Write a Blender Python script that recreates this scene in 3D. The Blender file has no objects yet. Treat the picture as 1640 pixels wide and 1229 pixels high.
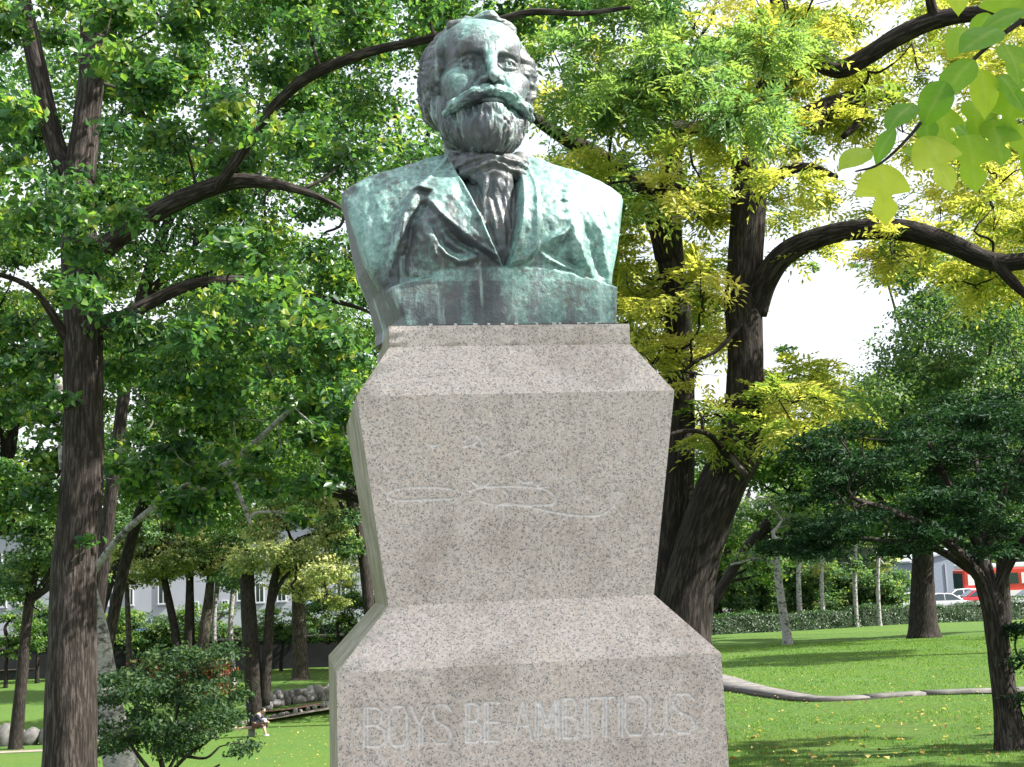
import bpy, math, random
import numpy as np
from mathutils import Vector, Matrix

scene = bpy.context.scene
COL = scene.collection
rng = np.random.default_rng(7)
random.seed(7)

# ------------------------------------------------------------------ camera
PITCH = math.radians(8.156); ROLL = math.radians(2.345); FOC = 2100.0
EYE = 1.6
cd = bpy.data.cameras.new('camera'); cam = bpy.data.objects.new('camera', cd); COL.objects.link(cam)
cd.sensor_width = 36.0; cd.lens = FOC / 1640.0 * 36.0; cd.clip_start = 0.05; cd.clip_end = 3000
_X = Vector((1, 0, 0)); _U = Vector((0, -math.sin(PITCH), math.cos(PITCH))); _F = Vector((0, math.cos(PITCH), math.sin(PITCH)))
_r = math.cos(ROLL) * _X - math.sin(ROLL) * _U
_u = math.sin(ROLL) * _X + math.cos(ROLL) * _U
M = Matrix.Identity(4)
for i in range(3):
    M[i][0] = _r[i]; M[i][1] = _u[i]; M[i][2] = -_F[i]
M[2][3] = EYE
cam.matrix_world = M
scene.camera = cam

# ------------------------------------------------------------------ light
SUN_EL = 43.0; SUN_AZ = 98.0        # azimuth measured from the viewing direction towards the right
world = bpy.data.worlds.new("World"); scene.world = world; world.use_nodes = True
wn = world.node_tree.nodes; wl = world.node_tree.links
sky = wn.new('ShaderNodeTexSky'); sky.sky_type = 'NISHITA'; sky.sun_disc = False
sky.sun_elevation = math.radians(SUN_EL); sky.sun_rotation = math.radians(SUN_AZ)
sky.air_density = 1.0; sky.dust_density = 5.0; sky.ozone_density = 1.0
wn['Background'].inputs['Strength'].default_value = 0.15
# thin bright cloud veil over the whole sky
_tc = wn.new('ShaderNodeTexCoord'); _ns = wn.new('ShaderNodeTexNoise'); _ns.inputs['Scale'].default_value = 2.6; _ns.inputs['Detail'].default_value = 7; _ns.inputs['Roughness'].default_value = .6
_mr = wn.new('ShaderNodeMapRange'); _mr.inputs[1].default_value = .35; _mr.inputs[2].default_value = .6; _mr.inputs[3].default_value = .45; _mr.inputs[4].default_value = .95
_mx = wn.new('ShaderNodeMix'); _mx.data_type = 'RGBA'; _mx.inputs[7].default_value = (3.3, 3.4, 3.55, 1)
wl.new(_tc.outputs['Generated'], _ns.inputs['Vector']); wl.new(_ns.outputs[0], _mr.inputs[0]); wl.new(_mr.outputs[0], _mx.inputs[0])
wl.new(sky.outputs[0], _mx.inputs[6]); wl.new(_mx.outputs[2], wn['Background'].inputs['Color'])
sd = bpy.data.lights.new('sun', 'SUN'); sun = bpy.data.objects.new('sun', sd); COL.objects.link(sun)
sd.energy = 5.0; sd.angle = math.radians(0.55); sd.color = (1.0, 0.95, 0.87)
_e = math.radians(SUN_EL); _a = math.radians(SUN_AZ)
SUND = Vector((math.cos(_e) * math.sin(_a), math.cos(_e) * math.cos(_a), math.sin(_e)))
sun.rotation_euler = SUND.to_track_quat('Z', 'Y').to_euler()
scene.view_settings.view_transform = 'Standard'; scene.view_settings.look = 'None'
scene.view_settings.exposure = 1.45; scene.view_settings.gamma = 1.0
scene.view_settings.use_curve_mapping = False
try:
    scene.cycles.max_bounces = 8; scene.cycles.diffuse_bounces = 4; scene.cycles.transmission_bounces = 4
    scene.cycles.sample_clamp_indirect = 6.0
except Exception:
    pass

# ------------------------------------------------------------------ helpers
def ray(px, py):
    """direction (world y = 1) of a point of the photograph, 1640 x 1229"""
    ur = px - 820; vr = py - 614.5
    c, s = math.cos(ROLL), math.sin(ROLL)
    u = (ur * c - vr * s) / FOC; v = (ur * s + vr * c) / FOC
    d = np.array([u, math.cos(PITCH) + v * math.sin(PITCH), math.sin(PITCH) - v * math.cos(PITCH)])
    return d / d[1]
def W(px, py, d):
    return ray(px, py) * d + np.array([0, 0, EYE])

def sstep(a, b, x):
    t = np.clip((x - a) / (b - a), 0, 1); return t * t * (3 - 2 * t)
_RY = [(-500, 0), (5, 0), (12, -.22), (20, -.66), (45, -1.2), (64, -1.85), (82, -2.4), (2000, -2.4)]
_LY = [(-500, 0), (4, 0), (8, -.25), (15, -1.2), (20, -2.0), (30, -3.4), (40, -4.6), (46, -4.98), (58, -5.3), (69, -5.6), (71, -4.95), (90, -4.3), (91.5, -4.3), (92.5, -2.4), (2000, -2.4)]
def ground(x, y):
    x = np.asarray(x, float); y = np.asarray(y, float)
    zr = np.interp(y, [a for a, b in _RY], [b for a, b in _RY]); zl = np.interp(y, [a for a, b in _LY], [b for a, b in _LY])
    a = x / np.maximum(y, 3.0)
    k = sstep(-.12, .15, a)
    und = .05 * np.sin(x * .35 + 1) * np.sin(y * .28) * np.clip(y / 15, 0, 1)
    return zl * (1 - k) + zr * k + und * (y < 88)
def G(px, py, dmin=7.0, dmax=140.0):
    """where the view ray of that point of the photograph meets the ground"""
    r = ray(px, py); d = np.arange(dmin, dmax, .05)
    z = EYE + r[2] * d; g = ground(r[0] * d, d)
    i = np.argmax(z < g) if (z < g).any() else len(d) - 1
    return np.array([r[0] * d[i], d[i], float(g[i])])
def GZ(x, y): return float(ground(x, y))

def tag(o, label=None, cat=None, group=None, kind=None):
    if label: o['label'] = label
    if cat: o['category'] = cat
    if group: o['group'] = group
    if kind: o['kind'] = kind
    return o
def empty(name, loc=(0, 0, 0), rz=0.0, **k):
    o = bpy.data.objects.new(name, None); o.location = loc; o.rotation_euler = (0, 0, rz); o.empty_display_size = .1
    COL.objects.link(o); return tag(o, **k)
def link(name, me, mats=None, parent=None):
    o = bpy.data.objects.new(name, me); COL.objects.link(o)
    if mats is not None:
        for m in (mats if isinstance(mats, (list, tuple)) else [mats]): me.materials.append(m)
    if parent is not None: o.parent = parent
    return o
def npmesh(name, V, F, smooth=False, fattr=None, vattr=None, mi=None):
    """mesh from numpy arrays; F is (n,3) or (n,4)"""
    V = np.asarray(V, np.float32); F = np.asarray(F, np.int32); BC = None
    if V.shape[1] == 6: BC = np.ascontiguousarray(V[:, 3:]); V = np.ascontiguousarray(V[:, :3])
    me = bpy.data.meshes.new(name); n, k = F.shape
    me.vertices.add(len(V)); me.vertices.foreach_set('co', V.ravel())
    me.loops.add(n * k); me.loops.foreach_set('vertex_index', F.ravel())
    me.polygons.add(n); me.polygons.foreach_set('loop_start', np.arange(0, n * k, k, dtype=np.int32))
    me.polygons.foreach_set('loop_total', np.full(n, k, np.int32))
    if smooth: me.polygons.foreach_set('use_smooth', np.ones(n, bool))
    if mi is not None: me.polygons.foreach_set('material_index', np.asarray(mi, np.int32))
    me.update(calc_edges=True)
    if BC is not None:
        at = me.attributes.new('bark', 'FLOAT_VECTOR', 'POINT'); at.data.foreach_set('vector', BC.ravel())
    if fattr is not None:
        for kk, a in fattr.items():
            at = me.attributes.new(kk, 'FLOAT', 'FACE'); at.data.foreach_set('value', np.asarray(a, np.float32))
    if vattr is not None:
        for kk, a in vattr.items():
            at = me.attributes.new(kk, 'FLOAT', 'POINT'); at.data.foreach_set('value', np.asarray(a, np.float32))
    return me
class MB:
    """collects boxes, prisms and tubes of quads / n-gons for one small mesh"""
    def __init__(s): s.v = []; s.f = []
    def add(s, vs, fs):
        o = len(s.v); s.v += [tuple(map(float, p)) for p in vs]; s.f += [tuple(i + o for i in f) for f in fs]; return s
    def box(s, c, d, rz=0.0, taper=1.0):
        cx, cy, cz = c; dx, dy, dz = d[0] / 2, d[1] / 2, d[2] / 2; cr, sr = math.cos(rz), math.sin(rz)
        vs = []
        for z, t in ((-dz, 1), (dz, taper)):
            for x, y in ((-dx, -dy), (dx, -dy), (dx, dy), (-dx, dy)):
                x *= t; y *= t
                vs.append((cx + x * cr - y * sr, cy + x * sr + y * cr, cz + z))
        return s.add(vs, [(0, 3, 2, 1), (4, 5, 6, 7), (0, 1, 5, 4), (1, 2, 6, 5), (2, 3, 7, 6), (3, 0, 4, 7)])
    def prism(s, poly, y0, y1):
        """polygon in x,z pushed along y"""
        n = len(poly); vs = [(x, y0, z) for x, z in poly] + [(x, y1, z) for x, z in poly]
        fs = [tuple(range(n)), tuple(range(2 * n - 1, n - 1, -1))] + [(i, i + n, (i + 1) % n + n, (i + 1) % n) for i in range(n)]
        return s.add(vs, fs)
    def cyl(s, p, q, r0, r1=None, n=10):
        r1 = r0 if r1 is None else r1
        p = Vector(p); q = Vector(q); t = (q - p).normalized(); a = t.orthogonal().normalized(); b = t.cross(a)
        vs = []
        for c, r in ((p, r0), (q, r1)):
            for i in range(n):
                w = 2 * math.pi * i / n; vs.append(c + a * (r * math.cos(w)) + b * (r * math.sin(w)))
        return s.add(vs, [tuple(range(n - 1, -1, -1)), tuple(range(n, 2 * n))] + [(i, (i + 1) % n, (i + 1) % n + n, i + n) for i in range(n)])
    def build(s, name, mat, parent=None, smooth=False, bevel=0.0):
        me = bpy.data.meshes.new(name); me.from_pydata(s.v, [], s.f); me.update()
        if smooth: me.polygons.foreach_set('use_smooth', np.ones(len(me.polygons), bool))
        o = link(name, me, mat, parent)
        if bevel > 0:
            b = o.modifiers.new('bevel', 'BEVEL'); b.width = bevel; b.segments = 2; b.limit_method = 'ANGLE'
        return o

_T = np.random.default_rng(11).random((64, 64, 64)).astype(np.float32)
def vnoise(x, y, z):
    """smooth value noise 0..1, arrays"""
    x = np.asarray(x, np.float32); y = np.asarray(y, np.float32); z = np.asarray(z, np.float32)
    xi = np.floor(x); yi = np.floor(y); zi = np.floor(z)
    fx = x - xi; fy = y - yi; fz = z - zi
    fx = fx * fx * (3 - 2 * fx); fy = fy * fy * (3 - 2 * fy); fz = fz * fz * (3 - 2 * fz)
    a = xi.astype(np.int32) & 63; b = yi.astype(np.int32) & 63; c = zi.astype(np.int32) & 63
    a1 = (a + 1) & 63; b1 = (b + 1) & 63; c1 = (c + 1) & 63
    def L(p, q, t): return p + (q - p) * t
    return L(L(L(_T[a, b, c], _T[a1, b, c], fx), L(_T[a, b1, c], _T[a1, b1, c], fx), fy),
             L(L(_T[a, b, c1], _T[a1, b, c1], fx), L(_T[a, b1, c1], _T[a1, b1, c1], fx), fy), fz)
def fbm(x, y, z, o=3):
    s = 0; a = .5; t = 0
    for i in range(o):
        s = s + a * vnoise(x * 2 ** i, y * 2 ** i, z * 2 ** i); t += a; a *= .5
    return s / t

# ------------------------------------------------------------------ materials
def mat(name):
    m = bpy.data.materials.new(name); m.use_nodes = True; nt = m.node_tree
    b = nt.nodes['Principled BSDF']; return m, nt, nt.nodes, nt.links, b
def N(nt, t, **k):
    n = nt.nodes.new(t)
    for a, v in k.items():
        if a.startswith('i_'): n.inputs[a[2:].replace('_', ' ')].default_value = v
        else: setattr(n, a, v)
    return n
def ramp(nt, src, stops, interp='LINEAR'):
    r = nt.nodes.new('ShaderNodeValToRGB'); cr = r.color_ramp; cr.interpolation = interp
    while len(cr.elements) < len(stops): cr.elements.new(.5)
    for e, (p, c) in zip(cr.elements, stops):
        e.position = p; e.color = (*c, 1) if len(c) == 3 else c
    nt.links.new(src, r.inputs[0]); return r
def noise(nt, co, scale, detail=3.0, rough=.55, stretch=None, dim=None):
    n = nt.nodes.new('ShaderNodeTexNoise'); n.inputs['Scale'].default_value = scale
    n.inputs['Detail'].default_value = detail; n.inputs['Roughness'].default_value = rough
    if stretch:
        mp = nt.nodes.new('ShaderNodeMapping'); mp.inputs['Scale'].default_value = stretch
        nt.links.new(co, mp.inputs[0]); co = mp.outputs[0]
    nt.links.new(co, n.inputs['Vector']); return n
def mixc(nt, fac, a, b, mode='MIX'):
    m = nt.nodes.new('ShaderNodeMix'); m.data_type = 'RGBA'; m.blend_type = mode
    for i, v in ((0, fac), (6, a), (7, b)):
        if hasattr(v, 'links') or hasattr(v, 'is_linked'): nt.links.new(v, m.inputs[i])
        else: m.inputs[i].default_value = (*v, 1) if isinstance(v, tuple) and len(v) == 3 else v
    return m.outputs[2]
def bump(nt, h, strength, dist=.01, normal=None):
    b = nt.nodes.new('ShaderNodeBump'); b.inputs['Strength'].default_value = strength; b.inputs['Distance'].default_value = dist
    nt.links.new(h, b.inputs['Height'])
    if normal is not None: nt.links.new(normal, b.inputs['Normal'])
    return b.outputs[0]
def simple(name, col, rough=.6, metal=0.0, var=.15, scale=8.0):
    m, nt, n, l, b = mat(name); co = N(nt, 'ShaderNodeTexCoord')
    ns = noise(nt, co.outputs['Object'], scale, 4)
    c0 = tuple(c * (1 - var) for c in col); c1 = tuple(min(1, c * (1 + var)) for c in col)
    r = ramp(nt, ns.outputs[0], [(.3, c0), (.7, c1)])
    l.new(r.outputs[0], b.inputs['Base Color']); b.inputs['Roughness'].default_value = rough; b.inputs['Metallic'].default_value = metal
    l.new(bump(nt, ns.outputs[0], .15, .01), b.inputs['Normal'])
    return m
def leafmat(name, stops, trans=.45, rough=.45, spec=.35, tint=(1.7, 1.75, .75)):
    """leaves coloured by a per-leaf value, with light coming through"""
    m, nt, n, l, b = mat(name)
    at = N(nt, 'ShaderNodeAttribute', attribute_name='rnd')
    r = ramp(nt, at.outputs['Fac'], stops)
    l.new(r.outputs[0], b.inputs['Base Color']); b.inputs['Roughness'].default_value = rough
    b.inputs['Specular IOR Level'].default_value = spec
    t = N(nt, 'ShaderNodeBsdfTranslucent')
    tc = mixc(nt, 1.0, r.outputs[0], (tint[0], tint[1], tint[2]), 'MULTIPLY')
    l.new(tc, t.inputs['Color'])
    mx = N(nt, 'ShaderNodeMixShader'); mx.inputs[0].default_value = trans
    l.new(b.outputs[0], mx.inputs[1]); l.new(t.outputs[0], mx.inputs[2]); l.new(mx.outputs[0], n['Material Output'].inputs[0])
    return m
def barkmat(name, dark, light, scale=1.0, moss=None):
    m, nt, n, l, b = mat(name); co = N(nt, 'ShaderNodeAttribute', attribute_name='bark'); BV = co.outputs['Vector']
    a = noise(nt, BV, 34 * scale, 6, .62, (1, 1, .13))
    c = noise(nt, BV, 2.2, 3)
    r = ramp(nt, a.outputs[0], [(.42, tuple(x * .6 for x in dark)), (.5, dark), (.60, light)])
    col = mixc(nt, ramp(nt, c.outputs[0], [(.42, (0, 0, 0)), (.7, (.55, .55, .55))]).outputs[0], r.outputs[0], tuple(x * .55 for x in dark))
    if moss:
        col = mixc(nt, ramp(nt, noise(nt, BV, 5, 5).outputs[0], [(.55, (0, 0, 0)), (.72, (.6, .6, .6))]).outputs[0], col, moss)
    l.new(col, b.inputs['Base Color']); b.inputs['Roughness'].default_value = .85; b.inputs['Specular IOR Level'].default_value = .2
    l.new(bump(nt, a.outputs[0], 1.0, .035), b.inputs['Normal'])
    return m
# ------------------------------------------------------------------ sculpting with distance fields
def surfnet(F, org, h):
    """surface nets on a sampled distance field (negative inside)"""
    S = F < 0
    nx, ny, nz = F.shape
    acc = np.zeros((nx - 1, ny - 1, nz - 1, 3), np.float32); cnt = np.zeros((nx - 1, ny - 1, nz - 1), np.float32)
    def sl(d): return slice(d, None if d else -1)
    for ax in range(3):
        o1, o2 = [a for a in range(3) if a != ax]
        for i in (0, 1):
            for j in (0, 1):
                s0 = [None] * 3; s1 = [None] * 3
                s0[ax] = slice(0, -1); s1[ax] = slice(1, None)
                s0[o1] = s1[o1] = slice(i, F.shape[o1] - 1 + i); s0[o2] = s1[o2] = slice(j, F.shape[o2] - 1 + j)
                a = F[tuple(s0)]; b = F[tuple(s1)]; c = (a < 0) != (b < 0)
                t = np.where(c, a / np.where(c, a - b, 1), 0)
                cnt += c
                acc[..., ax] += np.where(c, t, 0); acc[..., o1] += c * i; acc[..., o2] += c * j
    act = cnt > 0
    idx = -np.ones(act.shape, np.int64); idx[act] = np.arange(act.sum())
    ii = np.argwhere(act)
    V = (ii + acc[act] / cnt[act][:, None]) * h + np.asarray(org)
    Q = []
    for ax in range(3):
        o1, o2 = [(1, 2), (2, 0), (0, 1)][ax]
        s0 = [slice(1, -1)] * 3; s1 = [slice(1, -1)] * 3
        s0[ax] = slice(0, -1); s1[ax] = slice(1, None)
        a = S[tuple(s0)]; b = S[tuple(s1)]
        for flip, m in ((False, a & ~b), (True, ~a & b)):
            e = np.argwhere(m)
            if not len(e): continue
            e = e + 1; e[:, ax] -= 1
            q = []
            for d1, d2 in ((0, 0), (-1, 0), (-1, -1), (0, -1)):
                p = e.copy(); p[:, o1] += d1; p[:, o2] += d2; q.append(idx[p[:, 0], p[:, 1], p[:, 2]])
            q = np.stack(q, 1)
            if flip: q = q[:, ::-1]
            Q.append(q)
    return V, np.concatenate(Q)
def grid(lo, hi, h):
    ax = [np.arange(a, b + h, h, dtype=np.float32) for a, b in zip(lo, hi)]
    return np.meshgrid(*ax, indexing='ij')
def smin(a, b, k):
    t = np.clip(.5 + .5 * (b - a) / k, 0, 1); return b + (a - b) * t - k * t * (1 - t)
def smax(a, b, k): return -smin(-a, -b, k)
def ell(P, c, r, rx=0.0, rz=0.0, ry=0.0):
    x, y, z = P[0] - c[0], P[1] - c[1], P[2] - c[2]
    if rz: a, b = math.cos(rz), math.sin(rz); x, y = x * a + y * b, -x * b + y * a
    if rx: a, b = math.cos(rx), math.sin(rx); y, z = y * a + z * b, -y * b + z * a
    if ry: a, b = math.cos(ry), math.sin(ry); x, z = x * a + z * b, -x * b + z * a
    k0 = np.sqrt((x / r[0]) ** 2 + (y / r[1]) ** 2 + (z / r[2]) ** 2); k1 = np.sqrt((x / r[0] ** 2) ** 2 + (y / r[1] ** 2) ** 2 + (z / r[2] ** 2) ** 2)
    return k0 * (k0 - 1) / np.maximum(k1, 1e-6)
def caps(P, a, b, r0, r1):
    ax, ay, az = a; d = [b[i] - a[i] for i in range(3)]; L = sum(q * q for q in d)
    t = np.clip(((P[0] - ax) * d[0] + (P[1] - ay) * d[1] + (P[2] - az) * d[2]) / L, 0, 1)
    return np.sqrt((P[0] - ax - t * d[0]) ** 2 + (P[1] - ay - t * d[1]) ** 2 + (P[2] - az - t * d[2]) ** 2) - (r0 + (r1 - r0) * t)
def pdist(x, z, pts):
    """distance to a polyline and position along it 0..1"""
    best = np.full(x.shape, 9.0, np.float32); tt = np.zeros(x.shape, np.float32); n = len(pts) - 1
    for i in range(n):
        (ax, az), (bx, bz) = pts[i], pts[i + 1]; dx, dz = bx - ax, bz - az
        t = np.clip(((x - ax) * dx + (z - az) * dz) / (dx * dx + dz * dz), 0, 1)
        d = np.sqrt((x - ax - t * dx) ** 2 + (z - az - t * dz) ** 2)
        m = d < best; best = np.where(m, d, best); tt = np.where(m, (i + t) / n, tt)
    return best, tt
def polysd(x, z, pts):
    """signed distance to a closed polygon (negative inside)"""
    d, _ = pdist(x, z, list(pts) + [pts[0]]); ins = np.zeros(x.shape, bool); n = len(pts)
    for i in range(n):
        (x0, z0), (x1, z1) = pts[i], pts[(i + 1) % n]
        c = ((z0 > z) != (z1 > z)) & (x < (x1 - x0) * (z - z0) / ((z1 - z0) if z1 != z0 else 1e-9) + x0)
        ins ^= c
    return np.where(ins, -d, d)

# pedestal / bust placement
PC = Vector((-.037, 3.435, 0)); PYAW = math.radians(9.625)
BZ = EYE + .605

def make_bronze():
    m, nt, n, l, b = mat('weathered_bronze'); co = N(nt, 'ShaderNodeTexCoord'); O = co.outputs['Object']
    big = noise(nt, O, 5.5, 5, .6); streak = noise(nt, O, 11, 5, .65, (1, 1, .22)); fine = noise(nt, O, 70, 4, .7); warm = noise(nt, O, 8, 4, .6, (1, 1, .5))
    geo = N(nt, 'ShaderNodeNewGeometry'); sep = N(nt, 'ShaderNodeSeparateXYZ'); l.new(geo.outputs['Normal'], sep.inputs[0])
    at = N(nt, 'ShaderNodeAttribute', attribute_name='pat')
    s = N(nt, 'ShaderNodeMath', operation='MULTIPLY_ADD'); l.new(streak.outputs[0], s.inputs[0]); s.inputs[1].default_value = 1.6; l.new(big.outputs[0], s.inputs[2])
    s2 = N(nt, 'ShaderNodeMath', operation='MULTIPLY_ADD'); l.new(sep.outputs[2], s2.inputs[0]); s2.inputs[1].default_value = .22; l.new(s.outputs[0], s2.inputs[2])
    s3 = N(nt, 'ShaderNodeMath', operation='ADD'); l.new(s2.outputs[0], s3.inputs[0]); l.new(at.outputs['Fac'], s3.inputs[1])
    s4 = N(nt, 'ShaderNodeMath', operation='MULTIPLY_ADD'); l.new(fine.outputs[0], s4.inputs[0]); s4.inputs[1].default_value = .3; l.new(s3.outputs[0], s4.inputs[2])
    f = N(nt, 'ShaderNodeMapRange'); f.inputs[1].default_value = 1.36; f.inputs[2].default_value = 1.72; l.new(s4.outputs[0], f.inputs[0])
    dark = ramp(nt, warm.outputs[0], [(.33, (.040, .050, .054)), (.48, (.070, .086, .098)), (.60, (.080, .090, .094)), (.72, (.11, .128, .15))])
    green = ramp(nt, fine.outputs[0], [(.3, (.10, .215, .195)), (.55, (.20, .36, .325)), (.75, (.42, .58, .53))])
    c = mixc(nt, f.outputs[0], dark.outputs[0], green.outputs[0])
    rs = noise(nt, O, 55, 7, .75); rz_ = noise(nt, O, 7, 3, .5)
    rk = N(nt, 'ShaderNodeMath', operation='MULTIPLY_ADD'); l.new(rz_.outputs[0], rk.inputs[0]); rk.inputs[1].default_value = .55; l.new(rs.outputs[0], rk.inputs[2])
    rk2 = N(nt, 'ShaderNodeMath', operation='MULTIPLY_ADD'); l.new(at.outputs['Fac'], rk2.inputs[0]); rk2.inputs[1].default_value = -.12; l.new(rk.outputs[0], rk2.inputs[2])
    c = mixc(nt, ramp(nt, rk2.outputs[0], [(.82, (0, 0, 0)), (.91, (.75, .75, .75))]).outputs[0], c, (.10, .10, .092))
    dr = noise(nt, O, 26, 5, .6, (1, 1, .09))
    c = mixc(nt, ramp(nt, dr.outputs[0], [(.56, (0, 0, 0)), (.66, (.55, .55, .55))]).outputs[0], c, (.11, .12, .15))
    c = mixc(nt, ramp(nt, dr.outputs[0], [(.33, (.5, .5, .5)), (.42, (0, 0, 0))]).outputs[0], c, (.42, .58, .55))
    l.new(c, b.inputs['Base Color'])
    r = N(nt, 'ShaderNodeMapRange'); r.inputs[3].default_value = .46; r.inputs[4].default_value = .5; l.new(f.outputs[0], r.inputs[0]); l.new(r.outputs[0], b.inputs['Roughness'])
    b.inputs['Metallic'].default_value = .15; b.inputs['Specular IOR Level'].default_value = .6
    l.new(bump(nt, fine.outputs[0], .6, .005, bump(nt, streak.outputs[0], .3, .012)), b.inputs['Normal'])
    return m
M_BRONZE = make_bronze()

bust = empty('bronze_bust', (PC.x, PC.y, BZ), PYAW, label='green weathered bronze bust of a bearded man in a coat on the granite pedestal', cat='statue')

def sculpt(name, F, lo, h, parent, pat=None, loc=None, mtx=None, mscale=None):
    V, Q = surfnet(F, lo, h)
    if mtx is not None: V = V @ mtx[0].T + mtx[1]
    pa = pat(V) if pat is not None else np.zeros(len(V))
    return link(name, npmesh(name, V, Q, True, vattr={'pat': pa}), M_BRONZE, parent)

# ---- the coat and chest: a shaped front skin between two flaring cut sides
CXB = -.026
def prof_front(x, z):
    r = (x - CXB) / .36
    base = np.interp(z, [-.1, .0, .14, .2, .28, .34, .39, .43, .46, .5, .56], [-.205, -.2, -.2, -.222, -.218, -.195, -.16, -.12, -.09, -.06, -.03]).astype(np.float32)
    return base * (1 - .30 * r ** 2 - .22 * r ** 4) - .012 * np.exp(-((np.abs(x - CXB) - .17) / .07) ** 2 - ((z - .27) / .08) ** 2)
OUT = [(-.262, -.02), (-.262, .03), (-.297, .115), (-.335, .18), (-.368, .27), (-.400, .368), (-.402, .386), (-.388, .400), (-.33, .432), (-.26, .452), (-.2, .475), (-.15, .502), (-.118, .54), (.07, .54), (.105, .502), (.15, .476), (.21, .455), (.27, .43), (.318, .408), (.346, .386), (.350, .368), (.322, .26), (.294, .155), (.283, .03), (.283, -.02)]
Linner = [(-.118, .50), (-.104, .412), (-.072, .314), (-.038, .218), (-.010, .155)]
Louter = [(-.139, .468), (-.182, .413), (-.226, .37), (-.183, .356), (-.202, .334), (-.17, .283), (-.109, .226), (-.055, .190), (-.012, .158)]
Rinner = [(.062, .50), (.054, .40), (.040, .29), (.024, .21), (.004, .155)]
Router = [(.09, .46), (.098, .38), (.09, .30), (.084, .24), (.082, .195), (.05, .165), (.008, .155)]
def torso_front(x, z):
    y = prof_front(x, z)
    Ll = polysd(x, z, Linner + Louter[::-1]); Rl = polysd(x, z, Rinner + Router[::-1])
    V = polysd(x, z, Linner + Rinner[::-1])
    nz = fbm(x * 22, z * 16, z * 0 + 3, 4)
    # lapels: raised cloth with a rolled free edge
    for S, hgt in ((Ll, .019), (Rl, .015)):
        y = y - hgt * sstep(.004, -.007, S) - .007 * np.exp(-((S + .006) / .006) ** 2)
    y = y - .012 * sstep(0, -.03, Ll) * (vnoise(x * 30, z * 22, 1.0 + 0 * x) - .5)
    # opening between the lapels
    y = y + .030 * sstep(.002, -.012, V)
    y = y - .018 * sstep(-.005, -.04, V)
    # folds (raised ridges with a hollow beside)
    def ridge(y, pts, w, a, off=0.0):
        d, t = pdist(x, z, pts); e = np.sin(np.clip(t, 0.03, .97) * math.pi) ** .4
        return y - a * e * np.exp(-(d / w) ** 2)
    y = ridge(y, [(-.205, .375), (-.228, .34), (-.252, .3), (-.258, .25), (-.285, .195), (-.297, .14), (-.285, .09)], .0085, .017)
    y = ridge(y, [(-.19, .34), (-.21, .31), (-.232, .27), (-.238, .22), (-.262, .175), (-.262, .12)], .010, -.020)
    y = ridge(y, [(-.212, .285), (-.195, .23), (-.18, .19), (-.163, .15)], .008, .014)
    y = ridge(y, [(-.196, .275), (-.182, .225), (-.155, .186), (-.12, .168), (-.08, .176)], .007, .013)
    y = ridge(y, [(-.180, .262), (-.160, .214), (-.128, .192), (-.1, .19)], .010, -.018)
    y = ridge(y, [(-.150, .255), (-.12, .225), (-.085, .205), (-.062, .2)], .013, -.026)
    y = ridge(y, [(-.24, .215), (-.225, .235), (-.215, .225), (-.213, .19), (-.22, .16)], .006, .010)
    y = ridge(y, [(-.25, .16), (-.235, .14), (-.2, .14)], .007, .009)
    # crumpled cloth on the left breast and sleeve
    cr = np.exp(-((x + .215) / .075) ** 2 - ((z - .22) / .10) ** 2) + .7 * np.exp(-((x - .23) / .07) ** 2 - ((z - .2) / .09) ** 2)
    r1 = 1 - np.abs(2 * vnoise(x * 34 + 2 * z, z * 20, 2.0 + 0 * x) - 1); r2 = 1 - np.abs(2 * vnoise(x * 75, z * 55 + 3 * x, 5.0 + 0 * x) - 1)
    y = y - cr * (.012 * (r1 - .6) + .006 * (r2 - .6)) * sstep(.0, .012, np.minimum(Ll, V + .02) + .012)
    # right side: sunken triangle under the lapel, slashes, button
    H = polysd(x, z, [(.088, .2), (.148, .232), (.17, .252), (.176, .205), (.205, .15), (.15, .158), (.10, .178)])
    y = y + .022 * sstep(.002, -.022, H)
    y = ridge(y, [(.085, .205), (.12, .228), (.15, .24), (.172, .262)], .007, .013)
    y = ridge(y, [(.178, .275), (.185, .235), (.205, .185), (.235, .135)], .010, .015)
    y = ridge(y, [(.20, .30), (.222, .25), (.236, .2), (.262, .15)], .012, -.014)
    y = ridge(y, [(.232, .31), (.262, .25), (.27, .19), (.285, .14)], .010, .012)
    y = ridge(y, [(.27, .36), (.29, .30), (.297, .25)], .009, .008)
    y = ridge(y, [(.09, .19), (.13, .165), (.19, .15)], .007, .010)
    for bx, bz in ((.163, .367), (.16, .335), (.158, .302)):
        y = y + .010 * np.exp(-(((x - bx) / .009) ** 2 + ((z - bz) / .006) ** 2))
    # left sleeve seam streak and shoulder modelling
    y = ridge(y, [(-.335, .36), (-.325, .3), (-.305, .25)], .012, -.006)
    y = ridge(y, [(-.29, .40), (-.27, .34), (-.262, .29)], .03, -.010)
    y = y - .011 * (nz - .5) - .007 * (fbm(x * 70, z * 60, 7 + 0 * x, 3) - .5)
    # the coat ends in a ragged lower edge over the plain band
    ed = np.interp(x, [-.30, -.288, -.254, -.175, -.112, -.016, .08, .144, .208, .29], [.10, .108, .124, .138, .15, .155, .156, .145, .13, .105]) + .010 * (vnoise(x * 35, 0 * x, 0 * x) - .5)
    band = -.196 - .012 * np.exp(-((x - CXB) / .2) ** 2) + .003 * (fbm(x * 20, z * 30, 5 + 0 * x, 3) - .5)
    k = sstep(-.002, .007, z - ed)
    y = y * k + band * (1 - k)
    # shirt pleats
    y = y + np.where(V < -.006, .006 * np.abs(np.sin((x - .01 + .1 * (z - .2)) * 150 + 2 * vnoise(x * 9, z * 9, 0 * x))), 0) * sstep(-.006, -.02, V)
    return y
h = .0034
lo = (-.43, -.275, -.02)
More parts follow.
